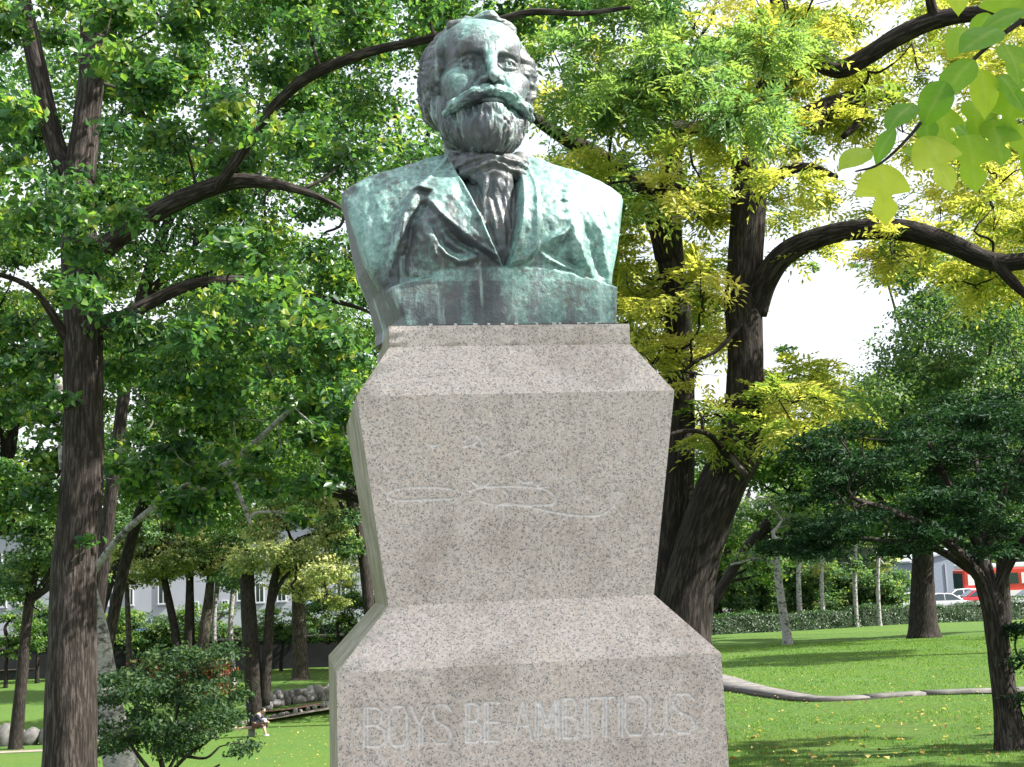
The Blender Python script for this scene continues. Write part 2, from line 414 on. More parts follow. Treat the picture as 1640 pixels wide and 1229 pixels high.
X, Y, Z = grid(lo, (.37, .17, .56), h)
x2 = X[:, 0, :]; z2 = Z[:, 0, :]
yf = torso_front(x2, z2)[:, None, :]
# sides flare towards the back near the base
fl = np.clip((Y + .2) / .3, 0, 1) * np.clip(1 - Z / .34, 0, 1) * .065
fl2 = np.clip((Y + .2) / .3, 0, 1) * np.clip(1 - Z / .34, 0, 1) * .02
Xs = np.where(X < CXB, X + fl, X - fl2)
po = polysd(Xs, Z, OUT)
yb = .12 - .06 * ((x2 - CXB) / .36) ** 2 - np.interp(z2, [0, .3, .45, .56], [0, 0, .03, .06]); yb = yb[:, None, :]
dz = -Z
F = smax(smax(po, (yf - Y) * .8, .010), Y - yb, .02)
F = np.maximum(F, dz)
# rounded shoulders roll back
F = smax(F, (Z - .50) - .35 * (Y + .12) * 0 , .02)
def pat_sun_torso(V):
    x, y, z = V[:, 0], V[:, 1], V[:, 2]
    p = np.full(len(V), .15)
    Vv = polysd(x, z, Linner + Rinner[::-1]); p -= .42 * sstep(.0, -.015, Vv) * (y < 0)
    p -= .14 * (z < .12) * (y < .05)
    d, _ = pdist(x, z, [(-.2, .35), (-.24, .28), (-.25, .2), (-.27, .12)]); p -= .13 * np.exp(-(d / .025) ** 2)
    d, _ = pdist(x, z, [(-.19, .3), (-.14, .23), (-.07, .2)]); p -= .12 * np.exp(-(d / .03) ** 2)
    d, _ = pdist(x, z, [(-.10, .49), (-.13, .42), (-.1, .33)]); p -= .22 * np.exp(-(d / .045) ** 2)
    p += .22 * np.exp(-((x + .32) / .06) ** 2 - ((z - .3) / .12) ** 2) + .25 * sstep(.12, .22, x) * sstep(.1, .2, z)
    p -= .55 * sstep(-.14, -.02, y) * (x < -.26 + 0 * z)
    p += .30 * sstep(.12, .28, x) * sstep(.22, .32, z)  # sun glare on the right shoulder, painted in as a paler tone
    return p
sculpt('coat', F, lo, h, bust, pat_sun_torso)

# ---- shirt front and cravat in the opening, high collar
h = .0028
lo = (-.16, -.21, .12); X, Y, Z = grid(lo, (.12, .02, .56), h); P = (X, Y, Z)
F = ell(P, (-.02, -.09, .455), (.098, .075, .042), rx=.15)
F = smin(F, caps(P, (-.085, -.135, .425), (.045, -.135, .425), .022, .022), .02)
F = smin(F, ell(P, (-.02, -.15, .40), (.04, .026, .045)), .02)
F = smin(F, ell(P, (-.01, -.148, .33), (.055, .028, .12)), .02)
F = F - .016 * (fbm(X * 40 + 2 * Z, Y * 26, Z * 11, 4) - .5) - .006 * (fbm(X * 110, Y * 60, Z * 45, 2) - .5) + .004 * np.sin(X * 190 + 9 * vnoise(X * 8, Y * 8, Z * 9)) * sstep(.43, .38, Z)
F = smin(F, caps(P, (-.105, -.075, .47), (-.118, -.12, .415), .026, .016), .008)
F = smin(F, caps(P, (.068, -.075, .475), (.062, -.13, .42), .026, .014), .008)
F = F - .006 * np.sin((Z * 1.0 + .35 * np.abs(X + .02)) * 210 + 5 * vnoise(X * 14, Y * 14, Z * 4)) * np.exp(-((Z - .44) / .03) ** 2)
sculpt('cravat', F, lo, h, bust, lambda V: np.full(len(V), -.42))

# ---- the head, modelled in life-size metres and scaled, turned and tilted
HS = 1.55
hp, hy_, hr = math.radians(5), math.radians(4.5), math.radians(1.0)
Rx = np.array([[1, 0, 0], [0, math.cos(hp), math.sin(hp)], [0, -math.sin(hp), math.cos(hp)]])   # chin lifted
Rz = np.array([[math.cos(hy_), -math.sin(hy_), 0], [math.sin(hy_), math.cos(hy_), 0], [0, 0, 1]])
HX = np.diag([1.06, 1.0, 1.0])
Ry = np.array([[math.cos(hr), 0, math.sin(hr)], [0, 1, 0], [-math.sin(hr), 0, math.cos(hr)]])
HR = Rz @ Rx @ Ry @ HX
eye_at = np.array([-.0135, -.15, .718])
HT = (HR * HS, eye_at - HR @ np.array([0, -.083, 0]) * HS)
def hpat(base, amp=0.0):
    def f(V):
        return np.full(len(V), base)
    return f
def hsculpt(name, F, lo, h, pat):
    V, Q = surfnet(F, lo, h)
    pa = pat(V)
    V = V @ HT[0].T + HT[1]
    return link(name, npmesh(name, V, Q, True, vattr={'pat': pa}), M_BRONZE, bust)
h = .0016
lo = (-.092, -.132, -.165); X, Y, Z = grid(lo, (.092, .118, .14), h); P = (X, Y, Z); A = np.abs(X)
F = ell(P, (0, .012, .036), (.0785, .096, .080))
F = smin(F, ell(P, (0, -.022, .030), (.070, .067, .064)), .03)          # forehead
F = smin(F, ell(P, (0, -.022, -.042), (.065, .062, .076)), .03)         # face block
PA = (A, Y, Z)
F = smin(F, ell(PA, (.049, -.056, -.026), (.021, .022, .017)), .022)    # cheekbones
F = smin(F, ell(PA, (.034, -.062, -.052), (.022, .024, .026)), .022)    # cheeks
F = smin(F, caps(PA, (.012, -.0885, .0165), (.046, -.069, .0185), .0075, .007), .012)   # brow ridge
F = smin(F, ell(P, (0, -.094, .012), (.012, .008, .02)), .012)
# eye sockets
F = smax(F, -ell(PA, (.031, -.0955, -.001), (.0185, .0155, .0115)), .010)
F = smax(F, -ell(PA, (.017, -.095, -.004), (.006, .009, .011)), .008)
# eyeballs and lids
eb = ell(PA, (.031, -.0705, -.001), (.0125, .0135, .012))
F = smin(F, eb, .001)
lid = ell(PA, (.031, -.0690, .0005), (.0166, .0170, .0152)); ud = (Z - (.0052 - 22 * (A - .030) ** 2)) ; F = smin(F, np.maximum(lid, -ud), .0022)
lid2 = ell(PA, (.031, -.0694, -.002), (.0150, .0150, .0140)); ld = (Z - (-.0068 + 16 * (A - .031) ** 2)); F = smin(F, np.maximum(lid2, ld), .0022)
pup = ell((X, Y, Z), (.0325, -.0845, .0005), (.0034, .005, .0036)); F = smax(F, -pup, .0012)
pup = ell((X, Y, Z), (-.0295, -.0845, .0005), (.0034, .005, .0036)); F = smax(F, -pup, .0012)
for sg in (1, -1):                                                        # iris ring
    cx = .0015 + sg * .031; rr = np.sqrt((X - cx) ** 2 + (Z - .0005) ** 2); F = F + .0009 * np.exp(-((rr - .0062) / .0011) ** 2) * (Y < -.07)
F = F + .0024 * np.exp(-((Z - (.0125 - 14 * (A - .031) ** 2)) / .0018) ** 2) * sstep(.012, .018, A) * sstep(.052, .045, A) * (Y < -.05)
# bags under the eyes, crow's feet
F = F + .0016 * np.exp(-((np.sqrt(((A - .031) / 1.3) ** 2 + (Z - .002) ** 2) - .0155) / .0016) ** 2) * (Z < -.004) * (Y < -.04)
for dz_ in (-.004, .003, .010):
    F = F + .0009 * np.exp(-((Z - dz_ - (A - .05) * (dz_ - .002) * 40) / .0013) ** 2) * sstep(.049, .053, A) * sstep(.068, .062, A)
# nose
F = smin(F, caps(P, (0, -.089, .010), (0, -.107, -.027), .0070, .0090), .010)
F = smin(F, ell(P, (0, -.1095, -.0385), (.0105, .0115, .0105)), .006)
F = smin(F, ell(PA, (.0135, -.0990, -.0415), (.0072, .0105, .0078)), .005)
F = smax(F, -ell(PA, (.0065, -.1060, -.0495), (.0038, .006, .0052)), .003)
F = F + .0022 * np.exp(-(pdist(A, Z, [(.019, -.030), (.030, -.048), (.038, -.066)])[0] / .0028) ** 2) * (Y < -.05)   # nasolabial fold
# upper lip / mouth base
F = smin(F, ell(P, (0, -.086, -.062), (.03, .014, .018)), .012)
F = smin(F, ell(P, (0, -.094, -.0765), (.019, .0075, .0050)), .004)       # lower lip
F = smax(F, -ell(P, (0, -.1035, -.0700), (.021, .010, .0022)), .002)
# forehead wrinkles and frown
for zz, am in ((.040, .0010), (.050, .0010), (.060, .0008)):
    F = F + am * np.exp(-((Z - zz + 4 * (A - .0) ** 2 - .002 * vnoise(X * 60, 0 * X, 0 * X + zz * 100)) / .0016) ** 2) * sstep(.05, .035, A) * (Y < -.05)
F = F + .0014 * np.exp(-((A - .0055) / .0014) ** 2) * np.exp(-((Z - .020) / .010) ** 2) * (Y < -.07)
F = smin(F, ell(PA, (.022, -.082, .032), (.02, .01, .012)), .014)         # frontal bosses
F = smax(F, -ell(PA, (.073, -.045, .028), (.012, .03, .03)), .02)         # temples
# eyebrows
br = caps(PA, (.012, -.0935, .0165), (.045, -.0775, .0195), .0052, .0036); F = smin(F, br - .0022 * (vnoise(X * 500 + Z * 200, Y * 200, Z * 500) - .5), .004)
# ears
ear = ell(PA, (.079, .012, -.012), (.008, .018, .030), ry=-.18)
ear = smax(ear, -ell(PA, (.087, .009, -.010), (.007, .011, .021), ry=-.18), .003)
F = smin(F, ear, .004)
# neck
F = smin(F, caps(P, (0, .025, -.06), (0, .035, -.20), .055, .058), .03)
F = F - .0013 * (fbm(X * 120, Y * 120, Z * 120, 3) - .5) - .0009 * (fbm(X * 30, Y * 30, Z * 30, 2) - .5)
def pat_head(V):
    x, y, z = V.T; p = np.full(len(V), -.12)
    p += .26 * np.exp(-(x / .014) ** 2 - ((z + .012) / .03) ** 2)             # nose
    p += .18 * sstep(.02, .06, z) + .10 * sstep(.01, .05, x)
    p -= .12 * np.exp(-((np.abs(x) - .03) / .018) ** 2 - ((z + .008) / .016) ** 2)
    p += .18 * np.exp(-((x + .055) / .016) ** 2 - ((z + .01) / .03) ** 2)
    return p
hsculpt('head', F, lo, h, pat_head)

# hair: swept back and to the side, thick over the ears
lo = (-.108, -.10, -.115); X, Y, Z = grid(lo, (.104, .128, .16), h * 1.15); P = (X, Y, Z); A = np.abs(X)
F = ell(P, (.003, .028, .048), (.083, .096, .082))
line = (Y + .060) - 1.1 * (np.clip(.105 - Z, 0, 1)) * .9        # hairline surface: hair only behind it
cut = -(Y - (-.078 + np.interp(Z, [-.12, -.03, .0, .03, .06, .085, .105, .15], [.062, .058, .040, .050, .032, .010, -.004, -.020])))
F = smin(F, caps(P, (-.050, -.044, .086), (.012, -.060, .098), .009, .010), .014)          # front roll
F = smin(F, caps(P, (.012, -.060, .098), (.045, -.048, .086), .010, .008), .012)
for sx, k in ((-1, .80), (1, 1.15)):
    F = smin(F, ell(P, (sx * .074, .022, .022), (.020 * k + .004, .052, .052)), .016)
    F = smin(F, ell(P, (sx * .073, .032, -.014), (.018 * k + .003, .042, .040)), .016)
    F = smin(F, ell(P, (sx * .050, .055, -.030), (.030, .040, .036)), .02)
ang = np.arctan2(Z - .03, Y - .02)
st = vnoise(X * 60 + 14 * vnoise(X * 16, Y * 16, Z * 16), ang * 9 + 3 * vnoise(X * 20, Y * 20, Z * 20), (np.sqrt((Y - .02) ** 2 + (Z - .03) ** 2)) * 190)
lk = vnoise(X * 42 + 5, ang * 5, np.sqrt((Y - .02) ** 2 + (Z - .03) ** 2) * 60)
F = F - .0040 * (st - .5) - .0085 * (lk - .5)
F = smax(F, cut + .006 * (vnoise(X * 70, Y * 50, Z * 90) - .5), .004)
hsculpt('hair', F, lo, h * 1.15, lambda V: -.28 + .25 * sstep(.11, .135, V[:, 2]) + .0 * V[:, 0])

# full beard
lo = (-.088, -.128, -.172); X, Y, Z = grid(lo, (.088, .075, -.015), h); P = (X, Y, Z); A = np.abs(X); PA = (A, Y, Z)
F = ell(P, (0, -.072, -.112), (.040, .038, .042))
F = smin(F, ell(P, (0, -.050, -.122), (.050, .040, .038)), .02)
F = smin(F, ell(PA, (.044, -.040, -.088), (.021, .036, .036)), .02)
F = smin(F, ell(PA, (.058, -.010, -.062), (.015, .030, .036)), .016)
F = smin(F, ell(PA, (.040, .005, -.095), (.020, .036, .034)), .02)
F = smin(F, ell(PA, (.070, .010, -.045), (.012, .018, .03)), .012)
F = smin(F, ell(P, (0, -.100, -.0905), (.015, .010, .012)), .008)
th = np.arctan2(X, -(Y + .01)) * .08
st = vnoise(th * 520 + 3 * vnoise(X * 26, Y * 26, Z * 26), Z * 60 + 3 * vnoise(X * 30, Y * 9, Z * 30), Y * 20)
lk = vnoise(th * 190 + 3 * vnoise(X * 40, Y * 20, Z * 40), Z * 70, Y * 30)
F = F - .0040 * (st - .5) - .0052 * (lk - .5)
F = smax(F, -ell(P, (0, -.108, -.0745), (.026, .022, .0095)), .003)
hsculpt('beard', F, lo, h, lambda V: np.full(len(V), -.16) + .16 * np.exp(-(V[:, 0] / .02) ** 2 - ((V[:, 2] + .10) / .02) ** 2))

# moustache, drooping and sweeping outwards
lo = (-.082, -.138, -.108); X, Y, Z = grid(lo, (.082, -.035, -.038), h); P = (X, Y, Z); A = np.abs(X); PA = (A, Y, Z)
F = ell(P, (0, -.1010, -.0585), (.012, .0095, .0075))
F = smin(F, caps(PA, (.006, -.1040, -.0590), (.030, -.0960, -.0650), .0092, .0108), .006)
F = smin(F, caps(PA, (.030, -.0960, -.0655), (.056, -.0780, -.0780), .0112, .0098), .006)
F = smin(F, caps(PA, (.056, -.0780, -.0780), (.071, -.0620, -.0900), .0098, .0048), .006)
d, t = pdist(A, Z, [(.0, -.054), (.030, -.0655), (.052, -.079), (.066, -.095)])
u = np.where(Z > np.interp(A, [0, .03, .052, .066], [-.054, -.0655, -.079, -.095]), d, -d)
st = vnoise(u * 520 + 3 * vnoise(X * 60, Y * 40, Z * 60), t * 7, Y * 160 + A * 60)
F = F - .0036 * (st - .5) - .004 * (vnoise(u * 180, t * 5, Y * 60) - .5) + .003 * np.exp(-(A / .0022) ** 2)
hsculpt('moustache', F, lo, h, lambda V: np.full(len(V), .14))


# ------------------------------------------------------------------ granite pedestal
def make_granite():
    m, nt, n, l, b = mat('speckled_granite'); co = N(nt, 'ShaderNodeTexCoord'); O = co.outputs['Object']
    base = noise(nt, O, 110, 4, .6); big = noise(nt, O, 5, 4, .6)
    c = ramp(nt, base.outputs[0], [(.30, (.34, .31, .285)), (.45, (.485, .445, .41)), (.56, (.54, .48, .43)), (.70, (.62, .59, .56))]).outputs[0]
    v = N(nt, 'ShaderNodeTexVoronoi'); v.inputs['Scale'].default_value = 360; l.new(O, v.inputs['Vector'])
    sp = N(nt, 'ShaderNodeSeparateColor'); l.new(v.outputs['Color'], sp.inputs[0])
    k = ramp(nt, sp.outputs[0], [(.0, (1, 1, 1)), (.13, (.9, .9, .9)), (.2, (0, 0, 0))]).outputs[0]
    c = mixc(nt, k, c, (.20, .195, .19))
    k = ramp(nt, sp.outputs[1], [(.84, (0, 0, 0)), (.9, (.75, .75, .75))]).outputs[0]
    c = mixc(nt, k, c, (.62, .61, .60))
    v2 = N(nt, 'ShaderNodeTexVoronoi'); v2.inputs['Scale'].default_value = 200; l.new(O, v2.inputs['Vector'])
    sp2 = N(nt, 'ShaderNodeSeparateColor'); l.new(v2.outputs['Color'], sp2.inputs[0])
    k = ramp(nt, sp2.outputs[0], [(.0, (.75, .75, .75)), (.10, (0, 0, 0))]).outputs[0]
    c = mixc(nt, k, c, (.20, .19, .19))
    k = ramp(nt, sp2.outputs[1], [(.86, (0, 0, 0)), (.95, (.5, .5, .5))]).outputs[0]
    c = mixc(nt, k, c, (.52, .42, .35))
    # damp stains and old dirt in soft blotches
    st = ramp(nt, big.outputs[0], [(.35, (.78, .76, .74)), (.55, (1, 1, 1)), (.75, (1.0, .98, .95))]).outputs[0]
    c = mixc(nt, 1.0, c, st, 'MULTIPLY')
    rn = noise(nt, O, 16, 5, .6, (1, 1, .07))
    c = mixc(nt, 1.0, c, ramp(nt, rn.outputs[0], [(.34, (.87, .87, .865)), (.50, (1, 1, 1))]).outputs[0], 'MULTIPLY')
    g = noise(nt, O, 11, 6, .65, (1, 1, .7))
    at = N(nt, 'ShaderNodeAttribute', attribute_name='moss')
    ml = N(nt, 'ShaderNodeMath', operation='MULTIPLY'); l.new(at.outputs['Fac'], ml.inputs[0])
    gr = ramp(nt, g.outputs[0], [(.38, (.35, .35, .35)), (.6, (.95, .95, .95))]); l.new(gr.outputs[0], ml.inputs[1])
    c = mixc(nt, ml.outputs[0], c, (.15, .155, .075))
    cut = N(nt, 'ShaderNodeAttribute', attribute_name='cut')
    c = mixc(nt, cut.outputs['Fac'], c, (.72, .72, .72))
    l.new(c, b.inputs['Base Color']); b.inputs['Roughness'].default_value = .62; b.inputs['Specular IOR Level'].default_value = .35
    l.new(bump(nt, base.outputs[0], .12, .002), b.inputs['Normal'])
    return m
M_GRANITE = make_granite()
ped = empty('granite_pedestal', (PC.x, PC.y, 0), PYAW, label='tall speckled granite pedestal with sloping shoulders, a carved signature and carved words', cat='pedestal')
CR = .8
def frustum(name, z0, w0, z1, w1, front=None, step=.0022, bot=True, top=True, band=None):
    """four-sided block; front = (groove function) gives its front face as a fine carved grid"""
    V = []; Q = []; moss = []; cutv = []
    def corner(w, z, i):
        sx, sy = ((-1, -1), (1, -1), (1, 1), (-1, 1))[i]; return np.array([sx * w / 2, sy * w / 2 * CR, z])
    def patch(a, b, c, d, nx, nz, ms, fr=None):
        o = sum(len(v) for v in V)
        vv = np.linspace(0, 1, nz + 1)
        if fr is not None:
            b0, b1 = [(q - z0) / (z1 - z0) for q in band]; vv = np.unique(np.concatenate([np.linspace(0, b0, 7)[:-1], np.arange(b0, b1, step / (z1 - z0)), np.linspace(b1, 1, 7)])); nz = len(vv) - 1
        u, v = np.meshgrid(np.linspace(0, 1, nx + 1), vv, indexing='ij')
        P = (a * (1 - u[..., None]) + b * u[..., None]) * (1 - v[..., None]) + (d * (1 - u[..., None]) + c * u[..., None]) * v[..., None]
        ct = np.zeros(u.shape)
        if fr is not None:
            g = fr(P[..., 0], P[..., 2]); edge = np.minimum(u, 1 - u) * nx
            g = g * (edge > .5); P[..., 1] += g; ct = np.clip(g / .004, 0, 1)
        V.append(P.reshape(-1, 3)); moss.append(np.full(u.size, ms)); cutv.append(ct.ravel())
        i, j = np.meshgrid(np.arange(nx), np.arange(nz), indexing='ij'); k = o + i * (nz + 1) + j
        Q.append(np.stack([k, k + nz + 1, k + nz + 2, k + 1], -1).reshape(-1, 4))
    A = [corner(w0, z0, i) for i in range(4)]; B = [corner(w1, z1, i) for i in range(4)]
    nx = int(max(w0, w1) / step) if front else 12; nz = int((z1 - z0) / step) if front else 4
    patch(A[0], A[1], B[1], B[0], nx, nz, 0.0, front)
    patch(A[1], A[2], B[2], B[1], 8, 6, .25); patch(A[2], A[3], B[3], B[2], 8, 6, .7); patch(A[3], A[0], B[0], B[3], 8, 6, 1.0)
    if top: patch(B[0], B[1], B[2], B[3], 4, 4, .2)
    if bot: patch(A[3], A[2], A[1], A[0], 4, 4, .2)
    me = npmesh(name, np.concatenate(V), np.concatenate(Q), False, vattr={'moss': np.concatenate(moss), 'cut': np.concatenate(cutv)})
    return me
def weld(o, bev=.004):
    w = o.modifiers.new('weld', 'WELD'); w.merge_threshold = .0002
    b = o.modifiers.new('bevel', 'BEVEL'); b.width = bev; b.segments = 2; b.limit_method = 'ANGLE'; b.angle_limit = math.radians(25)
    return o
Zn, Zc, Zb, Zw, Zs = 2.205, 2.153, 2.024, 1.531, 1.390
link('cap_block', frustum('cap_block', Zc, .604, Zn, .604), M_GRANITE, ped)
link('upper_shoulder', frustum('upper_shoulder', Zb, .777, Zc, .604, top=True, bot=False), M_GRANITE, ped)

# incised lines -----------------------------------------------------------
def pl(x, z): return (x, z)
def groove(strokes, w, d):
    def f(x, z):
        g = np.zeros(x.shape)
        for pts in strokes:
            pts = np.array(pts); xa, xb = pts[:, 0].min() - .01, pts[:, 0].max() + .01; za, zb = pts[:, 1].min() - .01, pts[:, 1].max() + .01
            m = (x > xa) & (x < xb) & (z > za) & (z < zb)
            if not m.any(): continue
            q, _ = pdist(x[m], z[m], [tuple(p) for p in pts]); q = np.maximum(0, q + .0022 * (vnoise(x[m] * 260, z[m] * 260, 0 * x[m]) - .55)); ww = w if len(pts) < 40 else w
            g[m] = np.maximum(g[m], d * np.clip(1 - q / ww, 0, 1))
        return g
    return f
PXS = SIGNATURE_STROKES = None
def PXL(px, py, yl):
    """point of the front of the pedestal in its own x, z"""
    d = ray(px, py); ex = np.array([math.cos(PYAW), math.sin(PYAW), 0]); ey = np.array([-math.sin(PYAW), math.cos(PYAW), 0])
    C = np.array(PC); C[2] = -EYE; t = (yl + C[:2] @ ey[:2]) / (d @ ey)
    p = d * t + np.array([0, 0, EYE]) - np.array([PC.x, PC.y, 0]); return (float(p @ ex), float(p[2]))
def smooth_line(pts, k=8):
    P = np.array(pts, float)
    if len(P) < 3: return P
    Q = np.vstack([2 * P[0] - P[1], P, 2 * P[-1] - P[-2]]); out = []
    for i in range(1, len(Q) - 2):
        for t in np.linspace(0, 1, k, endpoint=False):
            out.append(.5 * ((2 * Q[i]) + (-Q[i - 1] + Q[i + 1]) * t + (2 * Q[i - 1] - 5 * Q[i] + 4 * Q[i + 1] - Q[i + 2]) * t * t + (-Q[i - 1] + 3 * Q[i] - 3 * Q[i + 1] + Q[i + 2]) * t ** 3))
    out.append(Q[-2]); return np.array(out)
SIG = [  # the handwritten flourish, in points of the face
    [(684, 712), (694, 715), (704, 713)],
    [(742, 708), (754, 700), (765, 701), (773, 712)], [(742, 716), (758, 712), (768, 703)],
    [(612, 744), (618, 748), (622, 754)], [(800, 733), (815, 727), (829, 722)],
    [(622, 799), (624, 790), (640, 783), (670, 781), (700, 781), (722, 784)], [(622, 796), (632, 801), (650, 802), (690, 800), (724, 799)],
    [(755, 770), (762, 776), (776, 778), (784, 772), (790, 762)], [(830, 768), (838, 773), (852, 772)], [(862, 778), (870, 770), (878, 758)],
    [(752, 787), (768, 781), (790, 780), (824, 779), (850, 781), (872, 784), (884, 790), (890, 798)],
    [(770, 802), (790, 808), (830, 809), (862, 809), (884, 808), (892, 800)],
    [(795, 812), (812, 806), (850, 812), (880, 819), (920, 825), (952, 826), (970, 822), (982, 812), (990, 800), (994, 790), (988, 788), (982, 796), (982, 806), (990, 816), (998, 826)],
    [(806, 812), (808, 826), (804, 842), (800, 852)], [(860, 778), (868, 781), (879, 780)], [(806, 786), (812, 790), (812, 796)]]
def on_face(strokes, yl): return [smooth_line([PXL(a, b, yl) for a, b in s]) for s in strokes]
# letters as strokes in a unit box (x 0..1, y 0..1)
LET = {
 'B': [[(0, 0), (0, 1)], [(0, 1), (.6, 1), (.8, .9), (.8, .65), (.6, .54), (0, .54)], [(.6, .54), (.95, .42), (.95, .12), (.7, 0), (0, 0)]],
 'O': [[(0, .2), (0, .8), (.2, 1), (.8, 1), (1, .8), (1, .2), (.8, 0), (.2, 0), (0, .2)]],
 'Y': [[(0, 1), (.5, .5), (1, 1)], [(.5, .5), (.5, 0)]],
 'S': [[(.95, .85), (.7, 1), (.25, 1), (.05, .8), (.2, .58), (.8, .4), (.97, .2), (.75, 0), (.25, 0), (0, .15)]],
 'E': [[(0, 0), (0, 1)], [(0, 1), (.9, 1)], [(0, .5), (.75, .5)], [(0, 0), (.95, 0)]],
 'A': [[(0, 0), (.5, 1), (1, 0)], [(.2, .36), (.8, .36)]],
 'M': [[(0, 0), (.06, 1), (.5, .3), (.94, 1), (1, 0)]],
 'I': [[(.5, 0), (.5, 1)]],
 'T': [[(.5, 0), (.5, 1)], [(0, 1), (1, 1)]],
 'U': [[(0, 1), (0, .22), (.25, 0), (.75, 0), (1, .22), (1, 1)]]}
YB = -.9 / 2 * CR
words = [('B', 584, 618), ('O', 624, 652), ('Y', 658, 686), ('S', 692, 724), ('B', 747, 772), ('E', 777, 803),
         ('A', 824, 852), ('M', 857, 892), ('B', 902, 928), ('I', 930, 944), ('T', 948, 985), ('I', 986, 998), ('O', 1002, 1034), ('U', 1042, 1068), ('S', 1076, 1114)]
LS = []
for ch, xa, xb in words:
    xm = (xa + xb) / 2
    yb = 1196 + (xm - 600) * (-.045); yt = 1134 + (xm - 600) * (-.045)
    if ch == 'I': xa, xb = xm - 8, xm + 8
    for k, s in enumerate(LET[ch]):
        heavy = (s[0][0] == s[-1][0] and len(s) == 2) or ch in 'IM'
        offs = (0, 5.0) if heavy else (0,)
        for of in offs:
            LS.append(np.array([PXL(xa + (xb - xa) * u + of, yb + (yt - yb) * v, YB) for u, v in s]))
SL = on_face(SIG, -.285)
def zband(S): return (min(float(p[:, 1].min()) for p in S) - .008, max(float(p[:, 1].max()) for p in S) + .008)
link('upper_block', frustum('upper_block', Zw, .645, Zb, .777, front=groove(SL, .0028, .0036), band=zband(SL), top=False, bot=False), M_GRANITE, ped)
link('lower_shoulder', frustum('lower_shoulder', Zs, .900, Zw, .645, top=False, bot=False), M_GRANITE, ped)
link('base_block', frustum('base_block', .42, .912, Zs, .900, front=groove(LS, .0029, .0044), band=zband(LS), top=False), M_GRANITE, ped)
for o in list(ped.children):
    weld(o) if 'block' not in o.name or o.name == 'cap_block' else None
link('plinth', frustum('plinth', -.3, 1.15, .42, 1.12), M_GRANITE, ped)
link('footing_step', frustum('footing_step', -.3, 1.5, .16, 1.5), M_GRANITE, ped)
M_LIME = simple('lime_drips', (.50, .50, .49), .5)
# lead bedding joint under the bust, with small pale drips along it
g = MB(); g.box((.012, -.02, Zn + .003), (.545, .40, .008)); g.build('bedding_joint', simple('lead_bedding', (.06, .06, .07), .6), ped)
for px in (685, 726, 757, 781, 803, 826, 861, 889, 900, 931, 944, 962):
    x = (px - 811) * .00152; g = MB(); g.cyl((x - .01, -.2215, Zn + .006), (x - .01 + random.uniform(.006, .014), -.2215, Zn + .006), .003, .002, 6); g.build('mortar_blob', M_LIME, ped)
# ------------------------------------------------------------------ ground
def make_lawn():
    m, nt, n, l, b = mat('lawn_turf'); co = N(nt, 'ShaderNodeTexCoord'); O = co.outputs['Object']
    a = noise(nt, O, .35, 5, .6); f = noise(nt, O, 9, 4, .7); g = noise(nt, O, 60, 3, .7)
    c = ramp(nt, f.outputs[0], [(.3, (.042, .098, .018)), (.55, (.078, .155, .030)), (.8, (.14, .215, .052))]).outputs[0]
    c = mixc(nt, ramp(nt, a.outputs[0], [(.4, (0, 0, 0)), (.65, (.4, .4, .4))]).outputs[0], c, (.10, .16, .02))
    c = mixc(nt, ramp(nt, noise(nt, O, 1.3, 5, .7).outputs[0], [(.54, (0, 0, 0)), (.72, (.6, .6, .6))]).outputs[0], c, (.10, .10, .035))
    l.new(c, b.inputs['Base Color']); b.inputs['Roughness'].default_value = .9; b.inputs['Specular IOR Level'].default_value = .15
    l.new(bump(nt, g.outputs[0], .7, .04, bump(nt, f.outputs[0], .5, .08)), b.inputs['Normal'])
    return m
M_LAWN = make_lawn()
ys = np.concatenate([np.linspace(-60, 5, 12), np.linspace(6, 40, 60), np.linspace(40.6, 68.4, 40), np.linspace(68.9, 71.2, 6), np.linspace(72, 89.5, 24), np.linspace(91.5, 94, 4), np.linspace(96, 200, 20), np.array([260, 400, 700, 1400])])
xs = np.concatenate([[-1400, -500, -200], np.linspace(-90, -42, 16), np.linspace(-40, 40, 130), np.linspace(42, 90, 16), [200, 500, 1400]])
xx, yy = np.meshgrid(xs, ys, indexing='ij')
zz = ground(xx, yy) + .03 * (fbm(xx * .9, yy * .9, 0 * xx, 2) - .5)
V = np.stack([xx, yy, zz], -1).reshape(-1, 3); ny = len(ys)
i, j = np.meshgrid(np.arange(len(xs) - 1), np.arange(ny - 1), indexing='ij'); k = i * ny + j
Q = np.stack([k, k + ny, k + ny + 1, k + 1], -1).reshape(-1, 4)
tag(link('lawn', npmesh('lawn', V, Q, True), M_LAWN), kind='structure')

def ribbon(name, pts, width, mat_, rise=.03, thick=.0, kind='structure', parent=None):
    """a strip of paving laid on the ground along points; thick > 0 gives it an edge"""
    P = smooth_line([(p[0], p[1]) for p in pts], 10); T = np.gradient(P, axis=0); T /= np.linalg.norm(T, axis=1)[:, None]; Nn = np.stack([-T[:, 1], T[:, 0]], 1)
    w = np.interp(np.linspace(0, 1, len(P)), np.linspace(0, 1, len(width)), width) / 2
    zc = np.array([GZ(*p) for p in P]) + rise
    cs = [(-1, 0), (1, 0), (1, -1), (-1, -1)]; V = []
    for s_, d_ in cs:
        q = P + Nn * (w * s_)[:, None]; V.append(np.column_stack([q, zc + d_ * (thick + .02)]))
    V = np.stack(V, 1); n = len(P); Vf = V.reshape(-1, 3); Q = []
    for a in range(n - 1):
        for e in range(4): Q.append((a * 4 + e, a * 4 + (e + 1) % 4, (a + 1) * 4 + (e + 1) % 4, (a + 1) * 4 + e))
    o = link(name, npmesh(name, Vf, np.array(Q), mi=[0 if (q % 4) == 0 else 1 for q in range(len(Q))] if isinstance(mat_, list) else None), mat_, parent)
    return tag(o, kind=kind) if parent is None else o
